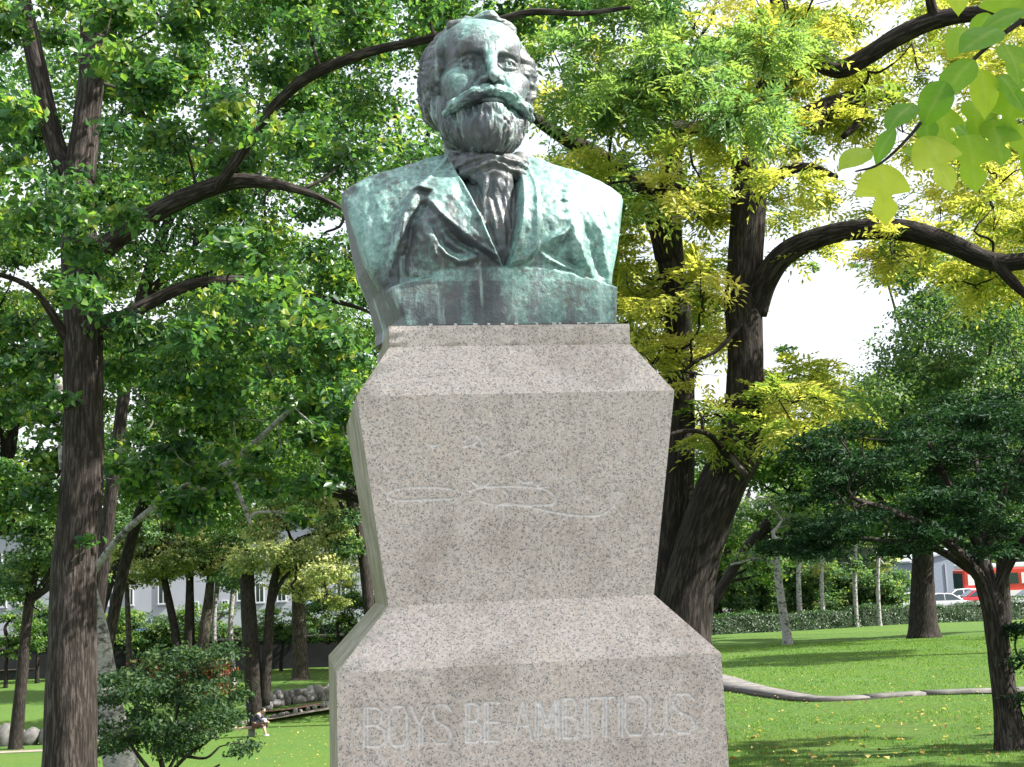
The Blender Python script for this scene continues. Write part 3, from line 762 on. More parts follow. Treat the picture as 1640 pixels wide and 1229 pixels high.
M_PATH = simple('trodden_path', (.24, .21, .17), .9, 0, .12, 3)
M_CONC = simple('pale_concrete', (.12, .115, .112), .85, 0, .35, 6)
M_ASPH = simple('asphalt', (.06, .06, .062), .9, 0, .2, 4)
# right: raised concrete walk turning in front of the trees
p = [G(1110, 1083), G(1165, 1098), G(1235, 1112), G(1300, 1122), G(1360, 1122), G(1440, 1116), G(1530, 1112), G(1620, 1109), G(1760, 1100)]
M_EDGE = simple('painted_edge_shade', (.03, .027, .022), .95)  # shade of the path's near edge painted dark; also shows between slabs
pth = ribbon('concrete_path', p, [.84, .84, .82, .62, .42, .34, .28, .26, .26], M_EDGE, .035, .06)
Pc_ = smooth_line([(q[0], q[1]) for q in p], 40); sl2 = np.concatenate([[0], np.cumsum(np.linalg.norm(np.diff(Pc_, axis=0), axis=1))]); s0_ = 0.0; k_ = 0
while s0_ < sl2[-1] - 1:
    ln_ = 1.15 + .1 * math.sin(k_ * 2.1); aa = np.linspace(s0_ + .018, s0_ + ln_ - .018, 4); top = []
    X_ = np.interp(aa, sl2, Pc_[:, 0]); Y_ = np.interp(aa, sl2, Pc_[:, 1]); T_ = np.stack([np.gradient(X_), np.gradient(Y_)], 1); T_ /= np.linalg.norm(T_, axis=1)[:, None]
    w_ = np.interp(aa / sl2[-1], np.linspace(0, 1, 9), [.95, .95, .92, .70, .46, .38, .32, .30, .30]) / 2
    V = []
    for (x_, y_), t_, ww in zip(zip(X_, Y_), T_, w_):
        for sg in (-1, 1):
            for dz_ in (0, -.05): V.append((x_ - t_[1] * ww * sg, y_ + t_[0] * ww * sg, GZ(x_, y_) + .062 + dz_ + .006 * math.sin(k_ * 5.1)))
    Q = []
    for a in range(3):
        b0 = a * 4; Q += [(b0, b0 + 4, b0 + 6, b0 + 2), (b0 + 2, b0 + 6, b0 + 7, b0 + 3), (b0, b0 + 1, b0 + 5, b0 + 4)]
    Q += [(0, 2, 3, 1), (12, 13, 15, 14)]
    link('paving_slab', npmesh('paving_slab', V, np.array(Q)), M_CONC, pth); s0_ += ln_; k_ += 1
q_ = [(9.2 * math.cos(a) * (1 + .05 * math.sin(5 * a)), 0.2 + 7.2 * math.sin(a)) for a in np.linspace(0, 2 * math.pi, 49)[:-1]]
rr_ = np.array([0, .3, .6, .8, .92, 1.0]); V = np.array([[x * k, (y - .2) * k + .2, GZ(x * k, (y - .2) * k + .2) + .035] for k in rr_ for x, y in q_]); nq = len(q_)
Q = [(a * nq + i, a * nq + (i + 1) % nq, (a + 1) * nq + (i + 1) % nq, (a + 1) * nq + i) for a in range(len(rr_) - 1) for i in range(nq)]
tag(link('added_bounce_apron', npmesh('added_bounce_apron', V, np.array(Q), True), simple('bounce_apron_grey', (.10, .098, .095), .9, 0, .25, 20)), kind='structure')  # added unseen apron, sets the light bounced up onto the pedestal
# left: pale path beside the stream and another far left
p = [G(300, 1172), G(380, 1160), G(440, 1150), G(500, 1139), G(560, 1130), G(640, 1120)]
ribbon('stream_path', p, [1.0, 1.1, 1.2, 1.5, 1.9, 2.0], M_PATH, .035)
p = [G(-80, 1210), G(0, 1206), G(70, 1203), G(160, 1200)]
ribbon('garden_path', p, [.7, .7, .7, .7], M_PATH, .035)
# brown bed of the little stream
p = [G(420, 1140, 50), G(470, 1134, 50), G(520, 1127, 50), G(600, 1118, 50)]
ribbon('stream_bed', p, [1.0, 1.4, 1.8, 2.0], simple('wet_leaf_bed', (.14, .085, .05), .7, 0, .4, 6), .02)
# earth under the trees at the far left
p = [G(-60, 1078), G(20, 1074), G(70, 1072), G(160, 1070)]
ribbon('bare_earth', p, [2.6, 2.6, 2.2, 1.6], simple('dry_earth', (.16, .13, .10), .95, 0, .25, 3), .02)
# the street beyond
V = np.array([(-400, 101, -2.37), (400, 86, -2.37), (400, 112, -2.37), (-400, 121, -2.37)])
tag(link('street', npmesh('street', V, np.array([(0, 1, 2, 3)])), M_ASPH), kind='structure')

# ------------------------------------------------------------------ foliage tools
def frames(nrm, rg):
    nrm = nrm / np.linalg.norm(nrm, axis=1)[:, None]
    t = rg.normal(size=nrm.shape); t -= (t * nrm).sum(1)[:, None] * nrm; t /= np.linalg.norm(t, axis=1)[:, None] + 1e-9
    return nrm, t, np.cross(nrm, t)
def leaf_mesh(name, P, nrm, L, wd=.62, fold=.16, rg=rng, t=None, rnd=None):
    """kite shaped leaves folded along the midrib, two triangles each"""
    n = len(P); nm, tt, bb = frames(nrm, rg)
    if t is not None:
        tt = t - (t * nm).sum(1)[:, None] * nm; tt /= np.linalg.norm(tt, axis=1)[:, None] + 1e-9; bb = np.cross(nm, tt)
    L = (np.full(n, L) * rg.uniform(.7, 1.25, n))[:, None]
    V = np.stack([P - tt * L * .5, P + bb * L * wd * .5 + nm * L * fold - tt * L * .08, P + tt * L * .5 - nm * L * .05, P - bb * L * wd * .5 + nm * L * fold - tt * L * .08], 1).reshape(-1, 3)
    a = np.arange(n)[:, None] * 4
    F = np.concatenate([a + [0, 2, 1], a + [0, 3, 2]], 1).reshape(-1, 3)
    r = rg.random(n) if rnd is None else np.clip(rnd, 0, 1)
    return npmesh(name, V, F, False, fattr={'rnd': np.repeat(r, 2)})
def spray_mesh(name, P, D, L, leaflet, pairs=5, rg=rng, rnd=None, wd=.36, droop=.25):
    """pinnate leaves: pairs of leaflets on a stalk, stalk direction D"""
    n = len(P); D = D / np.linalg.norm(D, axis=1)[:, None]
    up = np.tile([0, 0, 1.0], (n, 1)) + rg.normal(0, .35, (n, 3)); side = np.cross(D, up); side /= np.linalg.norm(side, axis=1)[:, None]; nm = np.cross(side, D)
    Pc = []; Tn = []; Nm = []; R = []
    r = rg.random(n) if rnd is None else rnd
    LL = L * rg.uniform(.75, 1.2, n)[:, None]
    for k in range(pairs):
        u = .2 + .8 * k / pairs
        st = P + D * LL * u - np.array([0, 0, 1]) * LL * droop * u * u
        for s_ in (-1, 1):
            d = D * .62 + side * s_ * .85 - np.array([0, 0, .18]); d /= np.linalg.norm(d, axis=1)[:, None]
            Pc.append(st + d * leaflet * .5); Tn.append(d); Nm.append(nm + rg.normal(0, .22, (n, 3))); R.append(r + rg.normal(0, .06, n))
    Pc.append(P + D * LL * 1.08 - np.array([0, 0, 1]) * LL * droop * 1.1); Tn.append(D - np.array([0, 0, .4])); Nm.append(nm); R.append(r)
    return leaf_mesh(name, np.concatenate(Pc), np.concatenate(Nm), leaflet, wd, .10, rg, np.concatenate(Tn), np.concatenate(R))
def blob_points(C, R, n, rg, shell=.55):
    """points in ellipsoid blobs C (k,3) with radii R (k,3), gathered in smaller tufts"""
    k = len(C); vol = (R[:, 0] * R[:, 1] * R[:, 2]) ** .67; pr = vol / vol.sum()
    nt_ = max(1, n // 16); w = rg.choice(k, nt_, p=pr)
    d = rg.normal(size=(nt_, 3)); d /= np.linalg.norm(d, axis=1)[:, None]
    rr = (shell + (1 - shell) * rg.random(nt_) ** .5)[:, None]
    T = C[w] + d * R[w] * rr * rg.uniform(.55, 1.12, (nt_, 1))
    ti = rg.integers(0, nt_, n); off = rg.normal(0, 1, (n, 3)) * (R[w][ti] * .17 + .03) * np.array([1, 1, .55])
    return T[ti] + off, d[ti], ti, T
def tube(pts, radii, sides=10, sub=4, rough=0.0, seed=0, flare=0.0):
    P = smooth_line(pts, sub) if len(pts) > 2 else np.array(pts, float)
    n = len(P); r = np.interp(np.linspace(0, 1, n), np.linspace(0, 1, len(radii)), radii)
    T = np.gradient(P, axis=0); T /= np.linalg.norm(T, axis=1)[:, None] + 1e-9
    A = np.zeros_like(T); a = np.cross(T[0], [0.3, .9, .1]); a /= np.linalg.norm(a)
    for i in range(n):
        a = a - (a @ T[i]) * T[i]; a /= np.linalg.norm(a) + 1e-9; A[i] = a
    B = np.cross(T, A); th = np.linspace(0, 2 * math.pi, sides, endpoint=False)
    R = np.tile(r[:, None], (1, sides))
    if rough:
        s = np.concatenate([[0], np.cumsum(np.linalg.norm(np.diff(P, axis=0), axis=1))])
        cx = np.cos(th)[None] * np.ones((n, 1)); sx = np.sin(th)[None] * np.ones((n, 1)); k = 1 / max(.03, float(r.mean()))
        R = R * (1 + rough * 1.3 * (vnoise(cx * 1.3 + seed, sx * 1.3, s[:, None] * .8 * np.ones((1, sides)) + seed) - .5))
        q = vnoise(cx * r[:, None] * 30 + seed, sx * r[:, None] * 30, s[:, None] * 3.2 * np.ones((1, sides)))
        R = R * (1 + rough * .55 * (np.abs(q - .5) * 2 - .3))
    if flare:
        R = R * (1 + flare * np.exp(-np.linspace(0, 1, n)[:, None] * 14) * (1 + .5 * np.cos(th * 5 + seed)[None]))
    V = P[:, None] + A[:, None] * (R * np.cos(th))[..., None] + B[:, None] * (R * np.sin(th))[..., None]
    sl_ = np.concatenate([[0], np.cumsum(np.linalg.norm(np.diff(P, axis=0), axis=1))]) + seed * 3.7
    BCc = np.stack([r[:, None] * np.cos(th), r[:, None] * np.sin(th), sl_[:, None] * np.ones((1, sides))], -1)
    V = np.concatenate([V, BCc], -1).reshape(-1, 6); i, j = np.meshgrid(np.arange(n - 1), np.arange(sides), indexing='ij'); k = i * sides; j2 = (j + 1) % sides
    Q = np.stack([k + j, k + j2, k + sides + j2, k + sides + j], -1).reshape(-1, 4)
    # end caps as collapsed quads
    V = np.vstack([V, np.concatenate([P[0], [0, 0, sl_[0]]]), np.concatenate([P[-1], [0, 0, sl_[-1]]])]); e0 = len(V) - 2; e1 = len(V) - 1; jj = np.arange(sides); j2 = (jj + 1) % sides
    t0 = np.stack([np.full(sides, e0), j2, jj], -1); b = (n - 1) * sides; t1 = np.stack([np.full(sides, e1), b + jj, b + j2], -1)
    return V, Q, np.vstack([t0, t1])
def tubes_obj(name, items, mat_, parent):
    """join tubes (pts, radii, sides, rough) into one branch part"""
    Vs = []; Ts = []; o = 0
    for it in items:
        V, Q, T = tube(*it); Vs.append(V); Ts.append(np.concatenate([Q[:, [0, 1, 2]], Q[:, [0, 2, 3]], T]) + o); o += len(V)
    return link(name, npmesh(name, np.concatenate(Vs), np.concatenate(Ts), True), mat_, parent)
def localise(root):
    """children were built in world coordinates: shift them so that they hang from the root's base"""
    for c in root.children:
        c.matrix_parent_inverse = Matrix.Translation(-root.location) if False else c.matrix_parent_inverse
        c.location = -root.location
def thing(name, base, label, cat, group=None):
    return empty(name, tuple(map(float, base)), 0, label=label, cat=cat, group=group)

GREENS = [(0, (.028, .075, .024)), (.35, (.052, .127, .030)), (.7, (.10, .20, .040)), (.96, (.18, .265, .054)), (1.0, (.23, .30, .06))]
L_MAPLE = leafmat('broad_green_leaves', [(0, (.026, .075, .038)), (.4, (.048, .125, .050)), (.75, (.10, .20, .046)), (.97, (.17, .275, .06)), (1, (.26, .31, .07))], .5, .36, .5)
L_YELLOW = leafmat('yellowing_leaflets', [(0, (.12, .20, .05)), (.3, (.29, .34, .07)), (.65, (.46, .46, .11)), (1, (.60, .56, .20))], .55, .5, .35, (1.35, 1.4, .8))
L_TEAL = leafmat('blue_green_leaflets', [(0, (.06, .14, .08)), (.5, (.13, .23, .11)), (1, (.26, .36, .13))], .5, .4, .5)
L_YEW = leafmat('dark_needles', [(0, (.008, .026, .013)), (.6, (.016, .050, .024)), (1, (.036, .085, .034))], .22, .6, .15)
L_MID = leafmat('mid_green_leaves', GREENS, .42, .45, .4)
L_FAR = leafmat('distant_green_leaves', [(0, (.035, .085, .045)), (.5, (.08, .16, .065)), (.9, (.16, .245, .08)), (1, (.22, .28, .09))], .42, .5, .35)
L_CREAM = leafmat('pale_variegated_leaves', [(0, (.11, .16, .07)), (.45, (.24, .29, .14)), (.8, (.40, .42, .22)), (1, (.52, .50, .26))], .45, .5, .3)
L_SHRUB = leafmat('shrub_leaves', [(0, (.015, .042, .022)), (.6, (.040, .085, .036)), (1, (.09, .14, .05))], .35, .5, .25)
L_RED = leafmat('reddish_leaves', [(0, (.09, .035, .02)), (1, (.28, .09, .05))], .4)
L_HEDGE = leafmat('hedge_leaves', [(0, (.015, .045, .016)), (.6, (.035, .09, .03)), (1, (.09, .17, .06))], .3, .4, .5)
B_DARK = barkmat('dark_ridged_bark', (.022, .018, .016), (.060, .050, .045))
B_BROWN = barkmat('brown_grooved_bark', (.040, .032, .029), (.098, .083, .076), 1.5)
B_GREY = barkmat('grey_brown_bark', (.05, .042, .036), (.14, .12, .10), 1.0)
def make_birch():
    m, nt, n, l, b = mat('birch_bark'); co = N(nt, 'ShaderNodeTexCoord'); O = co.outputs['Object']
    O = N(nt, 'ShaderNodeAttribute', attribute_name='bark').outputs['Vector']; a = noise(nt, O, 7, 5, .65, (1, 1, 1.6)); c = noise(nt, O, 20, 4, .6, (1, 1, 4))
    k = ramp(nt, a.outputs[0], [(.50, (0, 0, 0)), (.60, (1, 1, 1))]).outputs[0]
    col = mixc(nt, k, ramp(nt, c.outputs[0], [(.3, (.18, .175, .165)), (.6, (.36, .355, .35))]).outputs[0], (.06, .055, .05))
    l.new(col, b.inputs['Base Color']); b.inputs['Roughness'].default_value = .7; l.new(bump(nt, a.outputs[0], .5, .02), b.inputs['Normal']); return m
B_BIRCH = make_birch()
# ------------------------------------------------------------------ trees
def ptree(name, label, cat, d, limbs, blobs, leaf, bark, n, L, kind='leaf', group=None, twigs=True, seed=1, sides=12, rough=.10,
          flat=.6, shell=.45, pairs=4, wd=.62, depth=1.0, extra=None, flare=.35, twig_r=.012, nojoin=False, spray=.34):
    """a tree whose trunk and limbs run through points (px, py, width) seen at distance d; blobs (px, py, rx, rz[, dd]) carry its leaves"""
    rg = np.random.default_rng(seed)
    trunk = limbs[0]; nodes = []
    def pts(l):
        dd0 = l[1] if isinstance(l, tuple) else d; ll = l[0] if isinstance(l, tuple) else l
        dds = np.linspace(dd0[0], dd0[1], len(ll)) if isinstance(dd0, (list,)) else np.full(len(ll), dd0)
        P = np.array([W(a, b, q) for (a, b, w), q in zip(ll, dds)]); R = np.array([w / 2 * q / FOC for (a, b, w), q in zip(ll, dds)])
        return P, R
    P0, R0 = pts(trunk)
    b = P0[0].copy(); b[2] = GZ(b[0], b[1]) - .12
    if P0[0][2] > b[2] + .3: P0 = np.vstack([b, P0]); R0 = np.concatenate([[R0[0] * 1.12], R0])
    else: P0[0][2] = min(P0[0][2], b[2])
    root = thing(name, (P0[0][0], P0[0][1], b[2] + .12), label, cat, group)
    for k, l in enumerate(limbs):
        P, R = (P0, R0) if k == 0 else pts(l)
        V, Q, T = tube(P, R, sides if k == 0 else max(8, sides - 4), 6 if k == 0 else 5, rough, seed + k, flare if k == 0 else 0)
        F = np.concatenate([Q[:, [0, 1, 2]], Q[:, [0, 2, 3]], T])
        link('trunk' if k == 0 else 'limb', npmesh('trunk', V, F, True), bark, root)
        S = smooth_line(P, 5) if len(P) > 2 else P
        nodes.append(S[len(S) // 3:] if k == 0 else S)
    nodes = np.vstack(nodes)
    C = []; R = []
    for q in blobs:
        px, py, rx, rz = q[:4]; dd = d + (q[4] if len(q) > 4 else rg.uniform(-1, 1) * depth)
        C.append(W(px, py, dd)); R.append((rx * dd / FOC, max(rx * dd / FOC * .8, .25), rz * dd / FOC))
    C = np.array(C); R = np.array(R)
    if twigs:
        items = []
        lvl = np.zeros(len(nodes)); left = list(range(len(C)))
        while left:
            D2 = np.array([((nodes - C[i]) ** 2).sum(1).min() for i in left]); i = left.pop(int(np.argmin(D2))); c, r = C[i], R[i]
            dd_ = ((nodes - c) ** 2).sum(1); j = int(np.argmin(dd_)); q = nodes[j]; lv = lvl[j]
            m1 = q + (c - q) * .35 + rg.normal(0, .10, 3) * math.sqrt(dd_[j]); m2 = q + (c - q) * .7 + rg.normal(0, .10, 3) * math.sqrt(dd_[j])
            tr = twig_r * d / 12 * .82 ** lv
            items.append(([q, m1, m2, c], [tr * 1.7, tr * 1.3, tr, tr * .7], 5, 3))
            nodes = np.vstack([nodes, m1, m2, c]); lvl = np.concatenate([lvl, [lv + 1] * 3])
            for _ in range(4):
                e = c + rg.normal(0, .7, 3) * r; st = m1 + (c - m1) * rg.uniform(.2, 1)
                items.append(([st, (st + e) / 2 + rg.normal(0, .08, 3) * r, e], [tr * .45, tr * .3, tr * .15], 4, 2))
        o = tubes_obj('twigs', items, bark, root); o['kind'] = 'stuff'
    if nojoin: return root, C, R
    P, nd, ti, T = blob_points(C, R, n, rg, shell)
    if kind == 'leaf':
        nm = rg.normal(0, .55, P.shape) + np.array([0, 0, flat]) + nd * .35
        rnd = np.clip(.5 + .26 * rg.normal(size=len(T))[ti] + .16 * rg.normal(size=n), 0, 1)
        me = leaf_mesh('crown', P, nm, L, wd, .14, rg, rnd=rnd)
    else:
        D = nd * np.array([1, 1, .35]) + rg.normal(0, .55, P.shape) * np.array([1, 1, .5]) - np.array([0, 0, .12])
        rnd = np.clip(.5 + .28 * rg.normal(size=len(T))[ti] + .12 * rg.normal(size=n), 0, 1)
        me = spray_mesh('crown', P, D, spray, L, pairs, rg, rnd, wd)
    o = link('crown', me, leaf, root); o['kind'] = 'stuff'
    if extra: extra(root, rg)
    for c in root.children: c.location = -root.location
    return root
def scatter(n, x0, x1, y0, y1, rx, rz, gaps=(), seed=0, d=None, jitter=.3):
    rg = np.random.default_rng(seed); out = []; t = 0
    while len(out) < n and t < n * 40:
        t += 1; x = rg.uniform(x0, x1); y = rg.uniform(y0, y1); k = rg.uniform(1 - jitter, 1 + jitter)
        if any(((x - gx) / (gr + rx * k * .75)) ** 2 + ((y - gy) / (gr * .8 + rz * k * .75)) ** 2 < 1 for gx, gy, gr in gaps): continue
        out.append((x, y, rx * k, rz * k) + ((rg.uniform(*d),) if d else ()))
    return out

# --- big trunk at the left with its green crown
LG = [(205, 430, 26), (385, 75, 34), (330, 150, 22), (640, 200, 26), (450, 250, 10), (300, 475, 16), (50, 150, 14), (560, 60, 6), (540, 190, 16), (40, 450, 12), (620, 260, 14)]
bl = scatter(150, -110, 690, -170, 560, 42, 30, LG, 3, (-3.2, 3.4)) + scatter(30, 160, 560, 500, 640, 40, 26, LG, 4, (-1.5, 3)) + scatter(24, 560, 900, -160, 70, 44, 30, [(640, 200, 30)], 5, (-1.5, 3)) + scatter(16, -60, 90, 480, 800, 36, 30, (), 6, (-1, 3))
bl += [(100, 640, 14, 18, -.4), (130, 870, 10, 12, -.4), (150, 420, 18, 16, -.4)]
ptree('broadleaf_tree', 'tall tree with thick grooved trunk at left, green boughs reaching over the bust', 'tree', 10.5,
      [[(104, 1400, 86), (111, 1229, 77), (115, 1060, 75), (119, 900, 71), (132, 760, 65), (134, 640, 62), (133, 500, 63), (127, 400, 60), (122, 300, 55), (112, 262, 42)],
       [(110, 280, 40), (92, 240, 32), (76, 180, 30), (58, 100, 30), (36, 0, 28), (16, -120, 22)],
       [(126, 290, 50), (138, 200, 44), (150, 80, 44), (142, -20, 38), (130, -150, 30)],
       ([(150, 415, 40), (200, 372, 34), (270, 330, 30), (340, 300, 28), (400, 290, 24), (470, 302, 14), (525, 322, 8), (570, 352, 4), (600, 390, 2)], [10.4, 9.4]),
       ([(350, 302, 20), (372, 268, 18), (408, 215, 18), (445, 165, 17), (500, 120, 18), (590, 84, 16), (680, 64, 15), (760, 44, 14), (850, 20, 12), (930, 22, 9), (1010, 12, 6)], [10.0, 8.0]),
       ([(140, 545, 30), (230, 490, 22), (310, 455, 18), (400, 450, 16), (460, 462, 14), (520, 478, 10), (590, 500, 5), (620, 530, 2)], [10.5, 11.5]),
       ([(148, 150, 24), (170, 80, 20), (190, 10, 18), (230, -80, 12)], [10.5, 10.0]),
       ([(118, 560, 20), (60, 470, 10), (0, 440, 8), (-60, 430, 6)], [10.5, 9.5])],
      bl, L_MAPLE, B_BROWN, 80000, .070, seed=21, sides=28, rough=.16, twig_r=.010, flat=.5)

# --- double trunk at the right with yellowing pinnate leaves
YG = [(1290, 155, 22), (1330, 510, 92), (1255, 520, 30), (1400, 470, 40), (1110, 330, 4), (1230, 500, 26), (1360, 200, 10), (1290, 340, 8)]
bl = scatter(120, 880, 1760, -160, 345, 44, 22, YG, 13, (-3, 3.5)) + scatter(60, 1240, 1760, -100, 350, 44, 22, [(1330, 510, 92), (1290, 155, 14)], 23, (1, 6)) + scatter(46, 980, 1165, 290, 600, 34, 20, YG, 14, (-.5, 4)) + scatter(22, 1010, 1180, 520, 700, 36, 20, YG, 15, (-1, 2)) + scatter(16, 1185, 1350, 600, 700, 38, 20, [(1330, 510, 96)], 16, (-1.5, 1.5)) + scatter(24, 1420, 1760, 330, 480, 42, 20, [(1330, 510, 96), (1400, 470, 44)], 17, (-1, 3))
teal = scatter(34, 850, 1230, -120, 215, 46, 24, (), 18, (-4.2, -2.2)) + scatter(8, 900, 1100, 230, 330, 36, 20, (), 19, (-1, 1))
def teal_crown(root, rg):
    C = []; R = []
    for q in teal:
        dd = 16 + q[4]; C.append(W(q[0], q[1], dd)); R.append((q[2] * dd / FOC, q[2] * dd / FOC, q[3] * dd / FOC))
    C = np.array(C); R = np.array(R); P, nd, ti, T = blob_points(C, R, 2700, rg, .3)
    D = nd * np.array([1, 1, .35]) + rg.normal(0, .55, P.shape) - np.array([0, 0, .15])
    o = link('crown', spray_mesh('crown', P, D, .30, .085, 5, rg, np.clip(.5 + .25 * rg.normal(size=len(T))[ti], 0, 1), .34), L_TEAL, root)
    o['kind'] = 'stuff'; o['label'] = 'blue-green leaflets of the boughs beside the head'
bl += scatter(14, 975, 1050, 330, 470, 26, 16, (), 28, (0, 2)) + scatter(9, 1285, 1440, 385, 425, 26, 11, (), 29, (-1, 1))
ptree('yellow_leaved_tree', 'dark forked tree with yellow autumn leaflets and spreading limbs, right behind the pedestal', 'tree', 16,
      [[(1090, 1060, 96), (1096, 1000, 82), (1106, 930, 74), (1128, 850, 72), (1156, 780, 74), (1186, 720, 70), (1193, 640, 60), (1194, 560, 56), (1190, 480, 62), (1194, 400, 58), (1200, 310, 58), (1200, 220, 52), (1216, 170, 46)],
       ([(1080, 960, 62), (1078, 880, 56), (1086, 780, 48), (1090, 680, 44), (1088, 580, 46), (1084, 480, 48), (1074, 410, 44), (1072, 330, 38), (1078, 240, 34), (1086, 140, 28), (1070, 20, 22), (1060, -100, 14)], [16.4, 17.0]),
       ([(1068, 410, 42), (1050, 350, 38), (1010, 295, 34), (960, 250, 28), (910, 225, 24), (872, 200, 22), (852, 186, 14)], [16.7, 14.2]),
       ([(1205, 500, 46), (1224, 450, 42), (1260, 405, 38), (1320, 378, 34), (1390, 368, 34), (1460, 372, 34), (1530, 395, 32), (1590, 420, 30), (1660, 415, 26), (1760, 390, 20)], [16, 14.5]),
       ([(1205, 190, 44), (1236, 140, 46), (1266, 104, 46), (1300, 96, 34), (1345, 112, 32), (1390, 90, 30), (1440, 58, 30), (1500, 32, 30), (1580, 22, 24), (1680, 30, 16)], [15.8, 14.5]),
       ([(1268, 112, 38), (1268, 70, 36), (1252, 30, 30), (1240, -40, 26), (1220, -150, 16)], [15.8, 15.6]),
       ([(1192, 262, 30), (1172, 240, 26), (1140, 214, 24), (1090, 204, 22), (1040, 208, 20), (1004, 216, 14)], [15.9, 14.4]),
       ([(1046, 206, 14), (1048, 180, 10), (1058, 150, 6)], [14.6, 14.4]),
       ([(1500, 36, 20), (1490, 0, 16), (1478, -60, 12)], [14.8, 14.6]),
       ([(1590, 415, 20), (1620, 450, 18), (1650, 480, 10)], [14.8, 14.6]),
       ([(1225, 300, 26), (1260, 274, 18), (1300, 268, 14), (1340, 284, 8)], [16, 15]),
       ([(1210, 240, 30), (1260, 200, 26), (1320, 170, 26), (1380, 155, 26), (1428, 150, 24)], [16.3, 17.5]),
       ([(1385, 160, 18), (1375, 195, 14), (1350, 220, 9)], [17.2, 17.0]),
       ([(1176, 750, 14), (1140, 700, 9), (1100, 690, 7), (1060, 700, 5)], [15.6, 14.6]),
       ([(1186, 520, 10), (1150, 560, 7), (1110, 580, 5)], [15.6, 15])],
      bl, L_YELLOW, B_DARK, 13500, .105, kind='spray', seed=31, sides=22, rough=.14, extra=teal_crown, wd=.36, spray=.36, pairs=4, twig_r=.012)
yt = bpy.data.objects['yellow_leaved_tree']
V, Q, T = tube(np.array([W(1284, 74, 15.0), W(1283, 74, 14.82)]), [.075, .06], 12)
o = link('branch_scar', npmesh('branch_scar', V, np.concatenate([Q[:, [0, 1, 2]], Q[:, [0, 2, 3]], T]), True), B_GREY, yt); o.location = -yt.location
V, Q, T = tube(np.array([W(1170, 728, 15.5), W(1184, 748, 15.3), W(1196, 762, 15.2)]), [.05, .045, .035], 8)
o = link('cut_stub', npmesh('cut_stub', V, np.concatenate([Q[:, [0, 1, 2]], Q[:, [0, 2, 3]], T]), True), B_GREY, yt); o.location = -yt.location

# --- birch standing behind the left trunk, leaning limb to the right
ptree('birch_tree', 'white-barked birch half hidden behind the big left trunk, one pale limb leaning right', 'tree', 15,
      [[(215, 1300, 62), (195, 1229, 52), (172, 1120, 42), (155, 1010, 34), (130, 900, 24), (108, 780, 18), (98, 690, 15), (92, 580, 12)],
       ([(140, 930, 13), (190, 862, 11), (250, 810, 11), (300, 778, 10), (360, 745, 10), (405, 712, 11), (440, 680, 10), (480, 640, 7), (520, 590, 4)], [15, 14.2]),
       ([(366, 748, 8), (378, 780, 7), (392, 815, 7), (402, 842, 5)], [14.4, 14.1])],
      scatter(50, 160, 560, 540, 830, 34, 22, (), 41, (-2.5, 1)), L_MAPLE, B_BIRCH, 13000, .10, seed=41, rough=.10)

# --- dark yew at the right, leaning stem
yb = scatter(150, 1320, 1760, 650, 885, 34, 11, (), 51, (-1.8, 2.2)) + scatter(26, 1270, 1400, 690, 890, 26, 9, (), 52, (-.8, 1.2)) + scatter(12, 1230, 1330, 850, 885, 22, 7, (), 53, (-.3, .8)) + [(1640, 1060, 24, 16, -.3), (1632, 1120, 20, 12, -.2), (1650, 1170, 26, 20, 0), (1630, 1010, 18, 10, -.2), (1600, 640, 50, 24, 1), (1520, 640, 40, 18, 1), (1680, 600, 60, 30, 1)]
ptree('yew_tree', 'small dark yew with leaning bare stem and spreading dark branches at the right edge', 'tree', 13,
      [[(1622, 1215, 44), (1610, 1120, 38), (1600, 1040, 36), (1592, 980, 36), (1578, 930, 34), (1572, 890, 26)],
       ([(1582, 940, 22), (1540, 890, 16), (1490, 850, 14), (1430, 820, 11), (1370, 800, 7)], [13, 12]),
       ([(1576, 900, 20), (1560, 860, 16), (1530, 800, 14), (1500, 740, 10), (1480, 700, 6)], [13, 12.6]),
       ([(1574, 895, 18), (1590, 840, 15), (1610, 780, 12), (1640, 720, 8)], [13, 12.8]),
       ([(1588, 960, 18), (1630, 880, 16), (1680, 830, 12), (1740, 790, 8)], [13, 12.5]),
       ([(1580, 930, 16), (1500, 880, 11), (1430, 868, 9), (1350, 860, 6), (1290, 850, 4)], [13, 13.6]),
       ([(1575, 880, 13), (1572, 800, 10), (1560, 720, 7)], [13, 13.4])],
      yb, L_YEW, B_BROWN, 52000, .062, seed=51, wd=.36, flat=1.0, sides=16, shell=.25, twig_r=.009)

